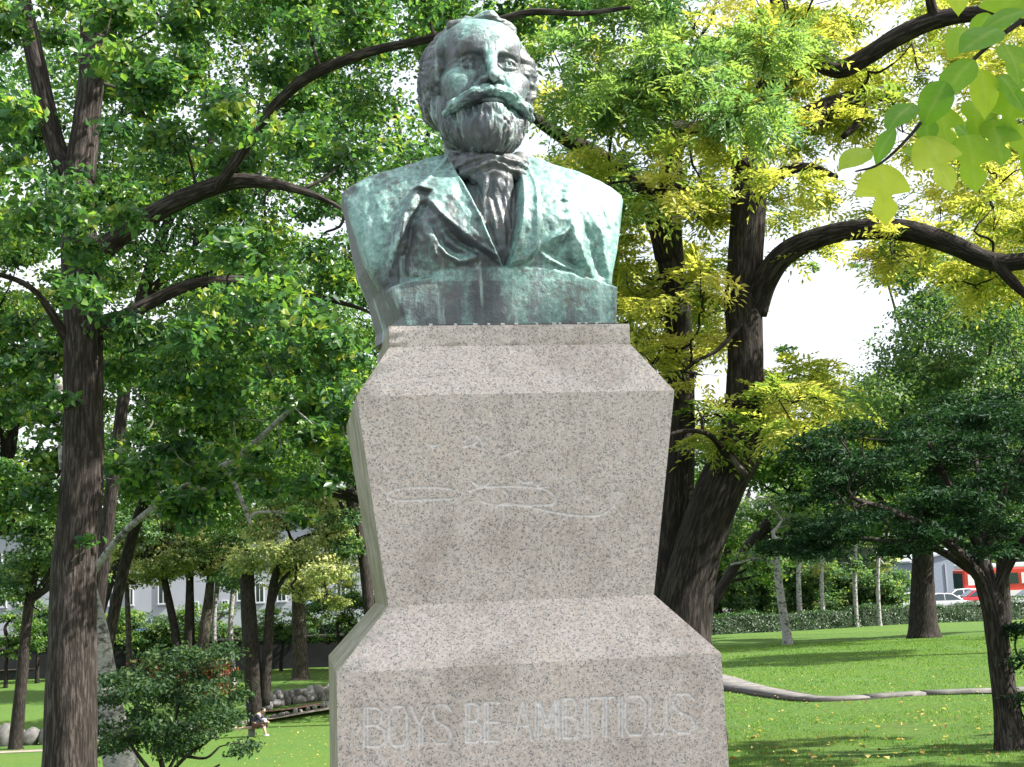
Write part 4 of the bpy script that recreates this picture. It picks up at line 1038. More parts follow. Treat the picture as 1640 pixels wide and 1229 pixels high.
# --- middle-distance trees
def mid(label, base, d, w, top, half, bot, leaf=None, n=26880, L=.11, bark=None, lean=0, seed=1, name='broadleaf_tree', group='trees in the middle distance', k=22, gaps=(), cat='tree', flat=.5, more=()):
    bx = base; P = W(bx, 900, d); gz = GZ(P[0], P[1]); hor = 915 - .041 * (bx - 820); by = hor + (EYE - gz) * FOC / d
    cx = bx + lean
    trunk = [(bx, by, w * 1.2), (bx + lean * .2, by - (by - bot) * .4, w), (bx + lean * .5, bot, w * .85), (cx, (bot + top) / 2, w * .5)]
    bl = []; rg = np.random.default_rng(seed + 900)
    t = 0
    while len(bl) < k and t < 4000:
        t += 1; u = rg.uniform(-1, 1); v = rg.uniform(-1, 1)
        if u * u + v * v > 1: continue
        x = cx + u * half; y = (top + bot) / 2 + v * (bot - top) / 2; r = half * .30 * rg.uniform(.7, 1.3)
        if any(((x - gx) / (gr + r * .8)) ** 2 + ((y - gy) / (gr * .8 + r * .6)) ** 2 < 1 for gx, gy, gr in gaps): continue
        bl.append((x, y, r, r * .66, rg.uniform(-1, 1) * half * d / FOC * .6))
    bl += list(more)
    limbs = [trunk]
    for q in bl[:5]: limbs.append([(bx + lean * .5, bot + 6, w * .4), ((q[0] + cx) / 2, (q[1] + bot) / 2, w * .28), (q[0], q[1], w * .12)])
    return ptree(name, label, cat, d, limbs, bl, leaf or L_MID, bark or B_DARK, n, L, seed=seed, sides=10, group=group, rough=.1, twig_r=.009, flat=flat)
SG = [(1325, 510, 84), (1395, 490, 30)]
mid('leafy green tree filling the space between the grooved trunk and the pedestal', 112, 30, 20, 400, 230, 820, n=43680, L=.12, seed=61, k=60, lean=225)
mid('bright green tree behind the left side of the bust', 660, 36, 24, 330, 200, 800, n=40320, L=.12, seed=62, k=56, lean=-140)
mid('green tree at the far left edge behind the tall grooved trunk', -70, 28, 22, 330, 190, 860, n=36960, L=.12, seed=63, k=50, lean=110)
mid('leafy tree seen just left of the tall grooved trunk, leaning stem on bare earth', 25, 60, 18, 740, 130, 960, n=15120, L=.2, seed=64, lean=45, k=18, leaf=L_FAR)
mid('dark green tree rising behind the pale-leaved trees at left', 118, 78, 16, 560, 150, 900, n=25200, L=.22, seed=65, k=34, lean=140, leaf=L_FAR)
mid('green tree close to the pedestal, beyond the stream', 610, 66, 20, 560, 120, 880, n=20160, L=.2, seed=66, k=34, lean=-60, leaf=L_FAR)
# right
mid('bright green tree behind the yew at the right', 1720, 34, 26, 430, 210, 800, leaf=L_FAR, n=43680, L=.12, seed=71, k=40, lean=-150, gaps=SG, more=scatter(34, 1425, 1720, 380, 620, 34, 22, SG, 711, (-2, 2)) + [(1400, 405, 26, 15), (1372, 425, 22, 12), (1432, 440, 28, 16), (1455, 500, 26, 18), (1440, 560, 26, 18), (1300, 428, 16, 8), (1260, 560, 20, 12)])
mid('green tree with thick dark trunk standing on the lawn before the hedge', 1478, 46, 38, 600, 170, 880, n=28560, L=.15, seed=72, k=44, gaps=SG)
mid('light green tree below the gap of white sky, right of the forked trunk', 1100, 52, 18, 610, 150, 860, n=25200, L=.17, seed=73, k=40, lean=220, gaps=SG)
mid('feathery green tree just right of the forked trunk', 1090, 58, 14, 650, 110, 930, n=20160, L=.17, seed=74, k=34, lean=110, gaps=SG)
mid('green tree at the right edge above the yew', 1830, 42, 22, 400, 190, 660, leaf=L_FAR, n=22000, L=.13, seed=77, lean=-200, k=44, gaps=SG)
mid('dark trunked tree just left of the pedestal beyond the stream', 640, 76, 18, 620, 130, 900, n=12000, L=.22, seed=78, k=24, leaf=L_FAR)
mid('broad tree hidden behind the pedestal beside the stream', 720, 70, 18, 640, 150, 900, n=9000, L=.24, seed=58, k=26, leaf=L_FAR)
mid('tree behind the pedestal near the retaining wall', 900, 80, 18, 640, 140, 900, n=9000, L=.24, seed=57, k=24, leaf=L_FAR)
mid('tree behind the pedestal on the far lawn', 760, 84, 18, 640, 130, 900, n=12000, L=.24, seed=79, k=22, leaf=L_FAR)
mid('tall green tree high behind the left boughs', 108, 24, 22, -60, 330, 470, n=34000, L=.12, seed=60, lean=240, k=84, leaf=L_MAPLE)
mid('tall green tree rising behind the head of the bust', 690, 27, 20, -90, 190, 400, n=20000, L=.12, seed=59, lean=-60, k=50, leaf=L_MAPLE)
mid('tree with slim dark trunk at the right edge, before the red bus', 1606, 50, 22, 560, 150, 870, n=20160, L=.16, seed=75, k=24)
ptree('young_birch', 'slender grey birch stem leaning slightly on the lawn in front of the clipped hedge', 'tree', 45,
      [[(1261, 1022, 15), (1254, 980, 13), (1247, 930, 12), (1243, 895, 10), (1238, 850, 6)], [(1244, 905, 7), (1215, 895, 5), (1170, 905, 4)]],
      scatter(16, 1130, 1320, 790, 890, 30, 14, (), 76, (-1, 1)), L_FAR, B_BIRCH, 4500, .13, seed=76, sides=8)
# birches behind the hedge
for i, (bx, w_) in enumerate(((1281, 9), (1318, 8), (1371, 8), (1408, 7))):
    ptree('young_birch', ['pale thin birch stem behind the hedge, nearest the leaning grey stem', 'pale thin stem behind the hedge, second from the leaning grey birch', 'pale thin stem behind the hedge, third from the leaning grey birch', 'pale thin stem behind the hedge, next to the thick dark trunk'][i], 'tree', 70,
          [[(bx, 985, w_), (bx - 2, 930, w_ * .9), (bx, 870, w_ * .7)]], scatter(8, bx - 45, bx + 45, 790, 915, 22, 14, (), 80 + i, (-1, 1)), L_CREAM if i % 2 else L_FAR, B_BIRCH, 2600, .2, seed=80 + i, sides=7, group='thin birches behind the hedge')

# --- pale-leaved trees by the stream
ptree('pale_leaved_tree', 'twin-stemmed dark tree behind the seated person, pale cream-green leaves', 'tree', float(G(402, 1180, 30)[1]) + 4.5,
      [[(412, 1160, 30), (406, 1090, 27), (400, 1000, 25), (396, 930, 22), (398, 880, 14)],
       [(424, 1130, 18), (428, 1060, 16), (432, 980, 15), (442, 920, 13), (470, 870, 8), (520, 850, 5)], [(434, 970, 9), (452, 930, 7), (480, 905, 5)]],
      scatter(24, 330, 560, 790, 915, 34, 18, (), 91, (-2, 2)) + scatter(6, 480, 550, 900, 965, 20, 14, (), 92, (-1, 1)), L_CREAM, B_DARK, 22000, .17, seed=91, sides=10)
for i, (bx, by, w_, lx, leaf, bk, lab, x0, x1, y0, y1) in enumerate((
        (207, 1062, 9, -4, L_CREAM, B_GREY, 'slim-stemmed pale-leaved tree nearest the big left trunk', 165, 290, 850, 925),
        (286, 1050, 13, -24, L_CREAM, B_DARK, 'dark stem leaning left under a pale crown, before the white building', 200, 330, 830, 905),
        (304, 1044, 15, 0, L_CREAM, B_DARK, 'straight black stem with pale crown in front of the white building', 260, 380, 820, 900),
        (323, 1062, 17, 14, L_FAR, B_GREY, 'grey-green stem leaning right beside the straight black stem', 290, 400, 850, 915),
        (481, 1076, 24, -4, L_CREAM, B_GREY, 'stout grey trunk on the far lawn with yellowing pale leaves', 440, 560, 860, 950))):
    ptree('pale_leaved_tree', lab, 'tree', 80 if i != 4 else 84, [[(bx, by, w_ * 1.15), (bx + lx * .4, by - 60, w_), (bx + lx, by - 130, w_ * .8), (bx + lx, by - 170, w_ * .4)]],
          scatter(24, x0, x1, y0 - 10, y1 + 22, 28, 14, (), 93 + i, (-3, 2)), leaf, bk, 9000, .2, seed=93 + i, sides=8, group='pale-leaved trees before the dark wall')
for i, bx in enumerate((345, 371)):
    ptree('young_birch', ['white birch stem left of the twin-stemmed tree', 'white birch stem closest to the twin-stemmed tree'][i], 'tree', 82,
          [[(bx + 1, 1062, 10), (bx - 2, 1000, 8), (bx + 3, 930, 8), (bx, 880, 5)]], scatter(6, bx - 40, bx + 40, 850, 905, 24, 14, (), 99 + i), L_CREAM, B_BIRCH, 1800, .2, seed=99 + i, sides=7)
# red maple spray in the light behind the limb
ptree('red_leaved_tree', 'far tree with a small reddish crown under the right-hand limb', 'tree', 57,
      [[(1482, 1000, 12), (1478, 800, 10), (1460, 600, 6), (1415, 430, 3)]], scatter(9, 1372, 1450, 398, 430, 20, 9, (), 111), L_RED, B_GREY, 900, .14, seed=111, sides=7)

# --- distant belt of trees
lab_far = ['distant green tree beyond the street, ' + q for q in ('beyond the left edge', 'at the left edge', 'left of the grooved trunk', 'above the blue parked car', 'above the leaning dark stem', 'above the twin-stemmed tree', 'above the stout grey trunk', 'left of the pedestal', 'just right of the pedestal', 'behind the forked trunk', 'above the leaning grey birch', 'above the thin birches', 'above the thick dark trunk', 'above the grey-blue building', 'above the red bus', 'beyond the right edge')]
farx = [(-120, 150, 640), (-20, 165, 600), (80, 150, 700), (180, 160, 640), (290, 170, 620), (390, 150, 660), (480, 165, 640), (600, 150, 700), (1080, 150, 700), (1160, 160, 690), (1240, 150, 700), (1330, 165, 720), (1420, 150, 690), (1510, 160, 650), (1600, 150, 640), (1700, 160, 620)]
for i, (bx, d, top) in enumerate(farx):
    mid(lab_far[i], bx, d, 10, top, 95, 990, n=4200, L=.42, seed=130 + i, k=18, leaf=L_FAR, group='belt of trees beyond the street')
# --- trees standing to the right of the view, whose shade falls across the lawn
for i, (bx, by_, h_, r_) in enumerate(((15.0, 12.0, 8, 3.6), (11.6, 9.2, 7.4, 2.8), (27, 26, 11, 3.2), (38, 38, 12, 3.2), (34, 20, 13, 2.6), (33, 31, 12, 2.4), (26, 35, 9, 3.4), (22, 19.5, 9, 2.2))):
    rg = np.random.default_rng(170 + i); gz = GZ(bx, by_)
    root = thing('broadleaf_tree', (bx, by_, gz), ['broad green tree nearest the yew, right of the picture', 'small round tree closest to the camera, right of the picture', 'broad green tree across the path, right of the picture', 'broad green tree by the hedge, right of the picture', 'tall green tree farthest to the right beside the path', 'narrow green tree between path and hedge, right of the picture', 'round green tree before the hedge, just right of the picture', 'small green tree beside the path, just right of the picture'][i], 'tree', 'shade trees right of the lawn')
    V, Q, T = tube(np.array([(bx, by_, gz - .2), (bx + .1, by_, gz + h_ * .4), (bx, by_ + .2, gz + h_ * .8)]), [.3, .24, .1], 10, 5, .1)
    link('trunk', npmesh('trunk', V, np.concatenate([Q[:, [0, 1, 2]], Q[:, [0, 2, 3]], T]), True), B_DARK, root)
    C = np.array([(bx, by_, gz + h_ * .75)]) + rg.normal(0, .45, (22, 3)) * (r_, r_, h_ * .22); R = np.tile([[r_ * .32, r_ * .32, r_ * .18]], (22, 1))
    P, nd, ti, T = blob_points(C, R, 5000, rg)
    o = link('crown', leaf_mesh('crown', P, rg.normal(0, .5, P.shape) + [0, 0, .6], .26, .7, .14, rg), L_MID, root); o['kind'] = 'stuff'
    for c in root.children: c.location = -root.location

# --- shrub at the lower left
sb = scatter(70, 150, 392, 1085, 1205, 20, 12, (), 181, (-.9, .9), .5) + scatter(26, 225, 365, 1040, 1100, 16, 11, (), 182, (-.5, .5), .5)
def red_tips(root, rg):
    C = np.array([W(q[0], q[1], 12) for q in scatter(9, 240, 350, 1040, 1110, 20, 14, (), 183)]); P, nd, ti, T = blob_points(C, np.tile([[.12, .12, .09]], (len(C), 1)), 700, rg)
    o = link('young_shoots', leaf_mesh('young_shoots', P, rg.normal(0, .6, P.shape) + [0, 0, .5], .045, .4, .1, rg), L_RED, root); o['kind'] = 'stuff'
ptree('shrub', 'dark loose shrub with reddish shoots and twisted bare stems at lower left', 'shrub', 12,
      [[(262, 1300, 9), (262, 1240, 9), (250, 1190, 7), (240, 1140, 5)], [(262, 1250, 7), (300, 1210, 6), (335, 1185, 5), (350, 1160, 4)], [(262, 1262, 7), (225, 1215, 6), (200, 1180, 4)],
       [(266, 1240, 6), (285, 1200, 5), (282, 1150, 4), (300, 1090, 3)], [(300, 1212, 5), (330, 1214, 4), (352, 1196, 3)], [(262, 1250, 5), (320, 1240, 5), (352, 1225, 3)]],
      sb, L_SHRUB, B_BROWN, 15000, .048, seed=181, extra=red_tips, wd=.5, sides=8, twig_r=.004, shell=.3)

# --- clipped hedge at the right, dark fence wall and its hedge at the left
def hedge(name, label, a, b, h_, th, leaf, L, dens, seed=0, core=(.02, .035, .018), wob=1.0):
    rg = np.random.default_rng(seed); a = np.array(a, float); b = np.array(b, float); ln = np.linalg.norm(b[:2] - a[:2]); t = (b - a) / ln; t[2] = 0; nn = np.array([-t[1], t[0], 0])
    root = thing(name, a, label, 'hedge')
    n = int(ln * (2 * h_ + th) * dens); s = rg.uniform(0, ln, n); k = rg.random(n)
    wgt = h_ / (2 * h_ + th); side = np.where(k < wgt, -1, np.where(k < 2 * wgt, 1, 0))
    v = rg.random(n); hh = h_ * (1 + wob * (.07 * np.sin(s * 1.7) + .05 * np.sin(s * 4.1 + 1) + .10 * np.sin(s * .63)))
    off = np.where(side == 0, (v - .5) * th, side * th / 2 * (1 + .12 * np.sin(s * 2.3 + v * 5))) + rg.normal(0, .04, n)
    z = np.where(side == 0, hh, v * hh) + rg.normal(0, .05, n)
    P = a[None] + t * s[:, None] + nn * off[:, None]; zb = np.interp(s, [0, ln], [a[2], b[2]]); P[:, 2] = zb + z
    nm = nn[None] * side[:, None] + np.array([0, 0, 1.0]) * (side == 0)[:, None] + rg.normal(0, .6, (n, 3)) + [0, 0, .3]
    o = link('foliage', leaf_mesh('foliage', P, nm, L, .6, .14, rg), leaf, root); o['kind'] = 'stuff'; o.location = -root.location
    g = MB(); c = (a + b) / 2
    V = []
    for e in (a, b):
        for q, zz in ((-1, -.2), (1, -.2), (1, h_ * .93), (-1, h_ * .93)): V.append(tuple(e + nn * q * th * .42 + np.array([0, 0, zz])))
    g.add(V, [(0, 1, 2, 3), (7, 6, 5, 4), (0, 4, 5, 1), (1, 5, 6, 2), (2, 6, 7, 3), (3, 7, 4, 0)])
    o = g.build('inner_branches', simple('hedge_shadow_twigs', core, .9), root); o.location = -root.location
    return root
ha = G(1080, 1026, 20); hb = G(1700, 988, 20)
hedge('clipped_hedge', 'long low clipped green hedge along the far side of the right-hand lawn', ha, hb, 1.05, .9, L_HEDGE, .11, 190, 5)

for i, (px, d, w_, h_) in enumerate(((1150, 72, 60, 100), (1215, 74, 55, 90), (1285, 72, 60, 84), (1350, 75, 55, 70), (1110, 70, 60, 120), (1405, 74, 40, 52))):
    ptree('bush', ['dark bush behind the hedge beside the forked trunk', 'dark bush behind the hedge, second from the forked trunk', 'dark bush behind the hedge among the thin birches', 'dark bush behind the hedge right of the thin birches', 'dark bush half hidden by the forked trunk', 'small bush behind the hedge nearest the thick dark trunk'][i], 'bush', d,
          [[(px, 1000, 7), (px + 4, 970, 6), (px, 950, 3)]], scatter(16, px - w_ * .7, px + w_ * .7, 985 - h_, 985, 24, 18, (), 210 + i, (-1, 1)), L_FAR, B_DARK, 8000, .2, seed=210 + i, sides=6)

hedge('far_thicket', 'long dark thicket of undergrowth beyond the street', (-130, 136, -2.5), (130, 130, -2.5), 6.5, 4, L_FAR, .8, 2.6, 9, wob=2.5)

for i, (px, d, w_, top) in enumerate(((10, 86, 50, 985), (60, 88, 40, 960), (180, 89, 46, 985), (232, 89.5, 40, 990), (330, 89.5, 44, 975), (450, 89, 46, 975), (540, 88, 44, 950), (590, 88, 44, 930))):
    ptree('bush', ['leafy bush at the left edge before the dark wall', 'tall leafy bush left of the grooved trunk before the dark wall', 'bush overhanging the dark wall below the blue car', 'bush overhanging the dark wall right of the blue car', 'bush overhanging the dark wall between the white birch stems', 'bush overhanging the dark wall right of the twin-stemmed tree', 'bush by the dark wall near the pedestal', 'tall bush by the dark wall, partly behind the pedestal'][i], 'bush', d,
          [[(px, 1058, 6), (px + 3, 1030, 5), (px, (top + 1050) / 2, 3)]], scatter(15, px - w_, px + w_, top, 1030 if i > 1 else 1050, 22, 13, (), 240 + i, (-.8, .8)), L_FAR if i % 2 else L_MID, B_DARK, 4200, .19, seed=240 + i, sides=6, group='bushes along the dark wall')
# ------------------------------------------------------------------ retaining wall, building, cars, bus
M_DARKWALL = simple('dark_stained_wall', (.012, .013, .017), .8, 0, .3, 2)
M_WHITE = simple('white_render', (.31, .335, .37), .8, 0, .06, .6)
M_TRIM = simple('green_trim', (.12, .24, .25), .6)
def glassmat(name, c):
    m, nt, n, l, b = mat(name); b.inputs['Base Color'].default_value = (*c, 1); b.inputs['Roughness'].default_value = .08; b.inputs['Specular IOR Level'].default_value = .8; return m
M_GLASS = glassmat('window_glass', (.02, .035, .04))
root = empty('retaining_wall', (-30, 91.0, -4.4), 0, label='low dark retaining wall along the back of the left-hand lawn', cat='wall')
g = MB(); g.box((8, 0, 1.0), (66, .5, 2.3)); g.build('wall_face', M_DARKWALL, root)
g = MB(); g.box((8, 0, 2.2), (66.2, .62, .12)); g.build('coping', simple('mossy_coping', (.06, .06, .055), .8), root)
hedge('street_hedge', 'loose green hedge growing on top of the dark retaining wall', (-55, 91.9, -2.35), (4, 91.9, -2.35), .95, 1.1, L_FAR, .2, 60, 6, wob=3.0)

bl_ = empty('white_building', (-29, 118, -2.5), math.radians(3), label='long white building behind the cars and stems at the left', cat='building')
BW, BH = 66, 9.5
wins = []
for px, py, w_, h_ in ((10, 960, 10, 22), (40, 958, 10, 22), (165, 958, 10, 22), (182, 958, 10, 22), (210, 956, 8, 24), (262, 950, 14, 32), (313, 972, 8, 14), (338, 970, 9, 14), (360, 970, 8, 14), (386, 948, 12, 26), (415, 950, 12, 28), (450, 948, 12, 28), (500, 950, 12, 28), (545, 950, 12, 28)):
    q = W(px, py, 118); wins.append((q[0] + 29, q[2] + 2.5, w_ * 118 / FOC, h_ * 118 / FOC))
g = MB(); g.box((0, 5, BH / 2), (BW, 10, BH)); g.build('wall', M_WHITE, bl_)
g = MB(); g.box((0, 4.9, BH + .2), (BW + .8, 10.8, .4)); g.build('roof', simple('grey_roof', (.22, .22, .23), .7), bl_)
g = MB(); g.box((20, -.06, 2.05), (22, .12, .14)); g.build('rail_band', M_TRIM, bl_)
for x in list(np.arange(-31, 32, 3.4)):
    wins.append((x, 6.8, 1.0, 1.5))
for x, z, w_, h_ in wins:
    g = MB()
    for dx in (-1, 1): g.box((x + dx * (w_ / 2 + .03), -.05, z), (.08, .12, h_ + .14))
    for dz in (-1, 1): g.box((x, -.05, z + dz * (h_ / 2 + .03)), (w_ - .02, .12, .08))
    g.box((x, -.045, z), (.05, .09, h_))
    wo = g.build('window', simple('window_frame', (.5, .52, .54), .5) if 'window_frame' not in bpy.data.materials else bpy.data.materials['window_frame'], bl_)
    g = MB(); g.box((x, -.012, z), (w_, .03, h_)); g.build('pane', M_GLASS, wo)
    g = MB(); g.box((x, -.12, z - h_ / 2 - .12), (w_ + .3, .24, .07)); g.build('sill', M_WHITE, wo)

M_TYRE = simple('tyre_rubber', (.02, .02, .02), .8); M_RIM = simple('wheel_rim', (.45, .45, .47), .3, .8); M_LAMP = simple('head_lamp', (.7, .7, .68), .2); M_TAIL = simple('tail_lamp', (.4, .02, .02), .3)
def paint(name, c):
    m, nt, n, l, b = mat(name); b.inputs['Base Color'].default_value = (*c, 1); b.inputs['Roughness'].default_value = .25; b.inputs['Coat Weight'].default_value = .6; b.inputs['Metallic'].default_value = .2; return m
def car(label, x, y, z, rz, pm, group='cars parked along the street', s=1.0, estate=False):
    r = empty('parked_car', (x, y, z), rz, label=label, cat='car', group=group)
    tail = 1.95 if estate else 1.35
    body = [(-2.1, .30), (-2.15, .62), (-2.0, .80), (-1.0, .92), (1.5, .95), (2.05, .90), (2.14, .62), (2.1, .30)]
    cab = [(-1.05, .92), (-.35, 1.38), (.55, 1.44), (1.0 if not estate else 1.7, 1.36), (tail, .95)]
    def loft(poly, w0, w1, zc, name, m):
        g = MB(); n = len(poly); vs = []
        zs = [p[1] for p in poly]; lo_, hi_ = min(zs), max(zs)
        for sg in (-1, 1):
            for a, b in poly:
                t = (b - lo_) / (hi_ - lo_); vs.append((a, sg * (w0 + (w1 - w0) * t), b))
        g.add(vs, [tuple(range(n)), tuple(range(2 * n - 1, n - 1, -1))] + [(i, i + n, (i + 1) % n + n, (i + 1) % n) for i in range(n)]); return g.build(name, m, r, True, .05)
    loft(body, .86, .80, 0, 'body', pm); cb = loft(cab, .74, .58, 0, 'cabin', pm)
    for sg in (-1, 1):
        for pol in ([(-.85, .97), (-.30, 1.33), (.15, 1.37), (.15, .97)], [(.22, .97), (.22, 1.37), (.6, 1.38), (1.05, 1.28), (tail - .25, .97)]):
            g = MB(); n = len(pol); vs = []
            for q in (0, 1):
                for a, b in pol: vs.append((a, sg * (.742 - .16 * (b - .92) / .5 + .012 * q), b))
            g.add(vs, [tuple(range(n)), tuple(range(2 * n - 1, n - 1, -1))] + [(i, i + n, (i + 1) % n + n, (i + 1) % n) for i in range(n)]); g.build('side_window', M_GLASS, cb)
    g = MB(); g.add([(-1.0, -.66, .955), (-1.0, .66, .955), (-.40, .54, 1.365), (-.40, -.54, 1.365), (-1.03, -.66, .975), (-1.03, .66, .975), (-.43, .54, 1.385), (-.43, -.54, 1.385)], [(0, 1, 2, 3), (7, 6, 5, 4), (0, 4, 5, 1), (1, 5, 6, 2), (2, 6, 7, 3), (3, 7, 4, 0)]); g.build('windscreen', M_GLASS, cb)
    for wx in (-1.32, 1.30):
        for sg in (-1, 1):
            g = MB(); g.cyl((wx, sg * .70, .31), (wx, sg * .88, .31), .31, None, 16); wh = g.build('wheel', M_TYRE, r, False)
            g = MB(); g.cyl((wx, sg * .80, .31), (wx, sg * .895, .31), .19, None, 12); g.build('rim', M_RIM, wh)
    for sg in (-1, 1):
        g = MB(); g.box((-2.10, sg * .60, .66), (.12, .30, .14)); g.build('headlight', M_LAMP, r)
        g = MB(); g.box((2.08, sg * .62, .72), (.12, .26, .16)); g.build('tail_light', M_TAIL, r)
    r.scale = (s, s, s); return r
def at_x(px, d): return W(px, 950, d)[0]
car('bright blue parked car above the dark wall, nearest the big left trunk', at_x(200, 99), 99, -2.37, 0, paint('blue_paint', (.10, .22, .42)))
car('silver-blue parked car above the dark wall, right of the blue car', at_x(250, 103), 103, -2.37, math.pi, paint('silver_blue_paint', (.20, .27, .33)))
car('pale grey car behind the far hedge, between the birch stems and the thick trunk', at_x(1452, 92), 92, -2.37, 0, paint('pale_grey_paint', (.6, .62, .63)), estate=True)
car('silver car behind the hedge, just right of the thick dark trunk', at_x(1512, 88), 88, -2.37, math.pi, paint('silver_paint', (.42, .42, .46)))
car('white car behind the hedge, beyond the silver car', at_x(1535, 97), 97, -2.37, 0, paint('white_paint', (.75, .76, .78)), estate=True)
car('small red car behind the hedge, left of the leaning yew stem', at_x(1565, 93), 93, -2.37, 0, paint('red_paint', (.50, .02, .03)))
car('white car in front of the red bus at the right edge', at_x(1655, 90), 90, -2.37, 0, paint('cream_paint', (.78, .79, .80)))

b = empty('red_bus', (at_x(1640, 98), 98, -2.37), 0, label='red and white bus standing beyond the hedge at the right edge', cat='bus')
M_BRED = paint('bus_red', (.60, .05, .035)); M_BWH = paint('bus_white', (.75, .76, .77))
g = MB(); g.box((0, 0, 1.55), (9.5, 2.4, 2.5)); g.build('body', M_BRED, b, False, .12)
g = MB(); g.box((0, 0, 2.96), (9.3, 2.3, .36)); g.build('roof', M_BWH, b, False, .08)
g = MB(); g.box((0, -1.215, .95), (9.0, .03, .42)); g.build('white_stripe', M_BWH, b)
for k in range(7):
    g = MB(); g.box((-3.9 + k * 1.3, -1.215, 2.02), (1.08, .04, .78)); g.build('side_window', M_GLASS if k % 3 else M_BWH, b)
g = MB(); g.box((-4.765, 0, 1.95), (.05, 2.0, 1.1)); g.build('windscreen', M_GLASS, b)
for wx in (-3.0, 2.8):
    for sg in (-1, 1):
        g = MB(); g.cyl((wx, sg * .95, .48), (wx, sg * 1.23, .48), .48, None, 18); wh = g.build('wheel', M_TYRE, b); g = MB(); g.cyl((wx, sg * 1.1, .48), (wx, sg * 1.245, .48), .27, None, 12); g.build('rim', M_RIM, wh)
# grey gabled shed seen between the trunks
s_ = empty('grey_shed', (at_x(1502, 112), 112, -2.4), math.radians(8), label='low grey-blue building with a sloping roof behind the parked silver car', cat='building')
g = MB(); g.prism([(-3.5, 0), (3.5, 0), (3.5, 2.0), (1.0, 4.3), (-3.5, 3.4)], -3, 3); g.build('wall', simple('blue_grey_sheet', (.20, .24, .30), .5), s_)
g = MB(); g.prism([(-3.7, 3.36), (1.0, 4.32), (3.8, 1.85), (3.8, 2.0), (1.0, 4.48), (-3.7, 3.52)], -3.2, 3.2); g.build('roof', simple('grey_sheet_roof', (.3, .33, .37), .5), s_)
g = MB(); g.box((-.6, -3.03, 1.6), (.12, .08, 3.2)); g.build('downpipe', M_WHITE, s_)
# bicycles
M_BIKE = simple('bicycle_metal', (.35, .36, .40), .35, .6)
def bicycle(label, x, y, rz):
    r = empty('bicycle', (x, y, -2.37), rz, label=label, cat='bicycle', group='bicycles standing beyond the hedge')
    for wx in (-.52, .52):
        V, Q, T = tube(np.array([(wx + .33 * math.cos(a), 0, .34 + .33 * math.sin(a)) for a in np.linspace(0, 2 * math.pi, 17)]), [.018, .018], 5, 1)
        wh = link('wheel', npmesh('wheel', V, Q), M_TYRE, r)
        g = MB()
        for a in np.linspace(0, math.pi, 5)[:-1]: g.cyl((wx - .31 * math.cos(a), 0, .34 - .31 * math.sin(a)), (wx + .31 * math.cos(a), 0, .34 + .31 * math.sin(a)), .004, None, 4)
        g.build('spokes', M_BIKE, wh)
    g = MB()
    for p, q in (((-.52, 0, .34), (-.18, 0, .32)), ((-.52, 0, .34), (-.28, 0, .78)), ((-.18, 0, .32), (-.28, 0, .86)), ((-.18, 0, .32), (.38, 0, .78)), ((-.27, 0, .78), (.36, 0, .84)), ((.52, 0, .34), (.36, 0, .92))): g.cyl(p, q, .018, None, 6)
    g.build('frame', M_BIKE, r)
    g = MB(); g.cyl((.34, -.26, .96), (.34, .26, .96), .013, None, 6); g.cyl((.36, 0, .9), (.34, 0, .96), .014, None, 6); g.build('handlebar', M_BIKE, r)
    g = MB(); g.box((-.29, 0, .89), (.26, .12, .05), 0, .8); g.build('saddle', M_TYRE, r)
    g = MB(); g.box((.62, 0, .78), (.3, .3, .24), 0, 1.1); g.build('basket', M_BIKE, r)
for i, px in enumerate((1428, 1490, 1526, 1548)):
    bicycle(['bicycle beyond the hedge left of the thick dark trunk', 'bicycle beyond the hedge just right of the thick dark trunk', 'bicycle beyond the hedge in the middle of the gap', 'bicycle beyond the hedge beside the small red car'][i], at_x(px, 78), 78, .3 + .5 * i)
for o in bpy.data.objects:
    if o.name.startswith('bicycle'): o.location.z = GZ(o.location.x, o.location.y)

# ------------------------------------------------------------------ stones, bench, person
M_STONE = simple('grey_field_stone', (.11, .108, .105), .9, 0, .5, 4); M_STONE2 = simple('pale_field_stone', (.19, .185, .18), .9, 0, .2, 5)
def rock_mesh(seed):
    import bmesh
    bm = bmesh.new(); bmesh.ops.create_icosphere(bm, subdivisions=2, radius=.5)
    for v in bm.verts:
        c = v.co; k = .78 + .5 * float(vnoise(c.x * 2.2 + seed * 7, c.y * 2.2 + seed, c.z * 2.2)); v.co = Vector((c.x * k, c.y * k, c.z * k))
    me = bpy.data.meshes.new('stone'); bm.to_mesh(me); bm.free(); me.polygons.foreach_set('use_smooth', np.ones(len(me.polygons), bool)); return me
RM = [rock_mesh(i) for i in range(6)]
for m_ in RM[:4]: m_.materials.append(M_STONE)
for m_ in RM[4:]: m_.materials.append(M_STONE2)
def stone_row(label, p0, p1, n, size, rows, seed, group=None):
    rg = np.random.default_rng(seed); p0 = np.array(p0); p1 = np.array(p1)
    root = thing('stone_wall', (p0 + p1) / 2, label, 'wall', group)
    for r_ in range(rows):
        for i in range(n):
            t = (i + .5 * (r_ % 2) + rg.uniform(-.15, .15)) / n; p = p0 + (p1 - p0) * t
            o = bpy.data.objects.new('stone', RM[int(rg.integers(0, 6))]); COL.objects.link(o); o.parent = root
            q = Vector((p[0], p[1] + r_ * .12, GZ(p[0], p[1]) + size * (.35 + r_ * .62))) - root.location
            o.location = q; o.rotation_euler = tuple(rg.uniform(0, 6, 3)); k = size * rg.uniform(.8, 1.25); o.scale = (k * 1.25, k, k * .85)
    return root
stone_row('dry stone bank of rounded grey stones along the stream, left of the pedestal', G(430, 1136, 50), G(600, 1112, 50), 17, .52, 2, 1)
stone_row('row of small pale stones edging the near side of the stream', G(300, 1168, 50), G(590, 1124, 50), 26, .26, 1, 2)
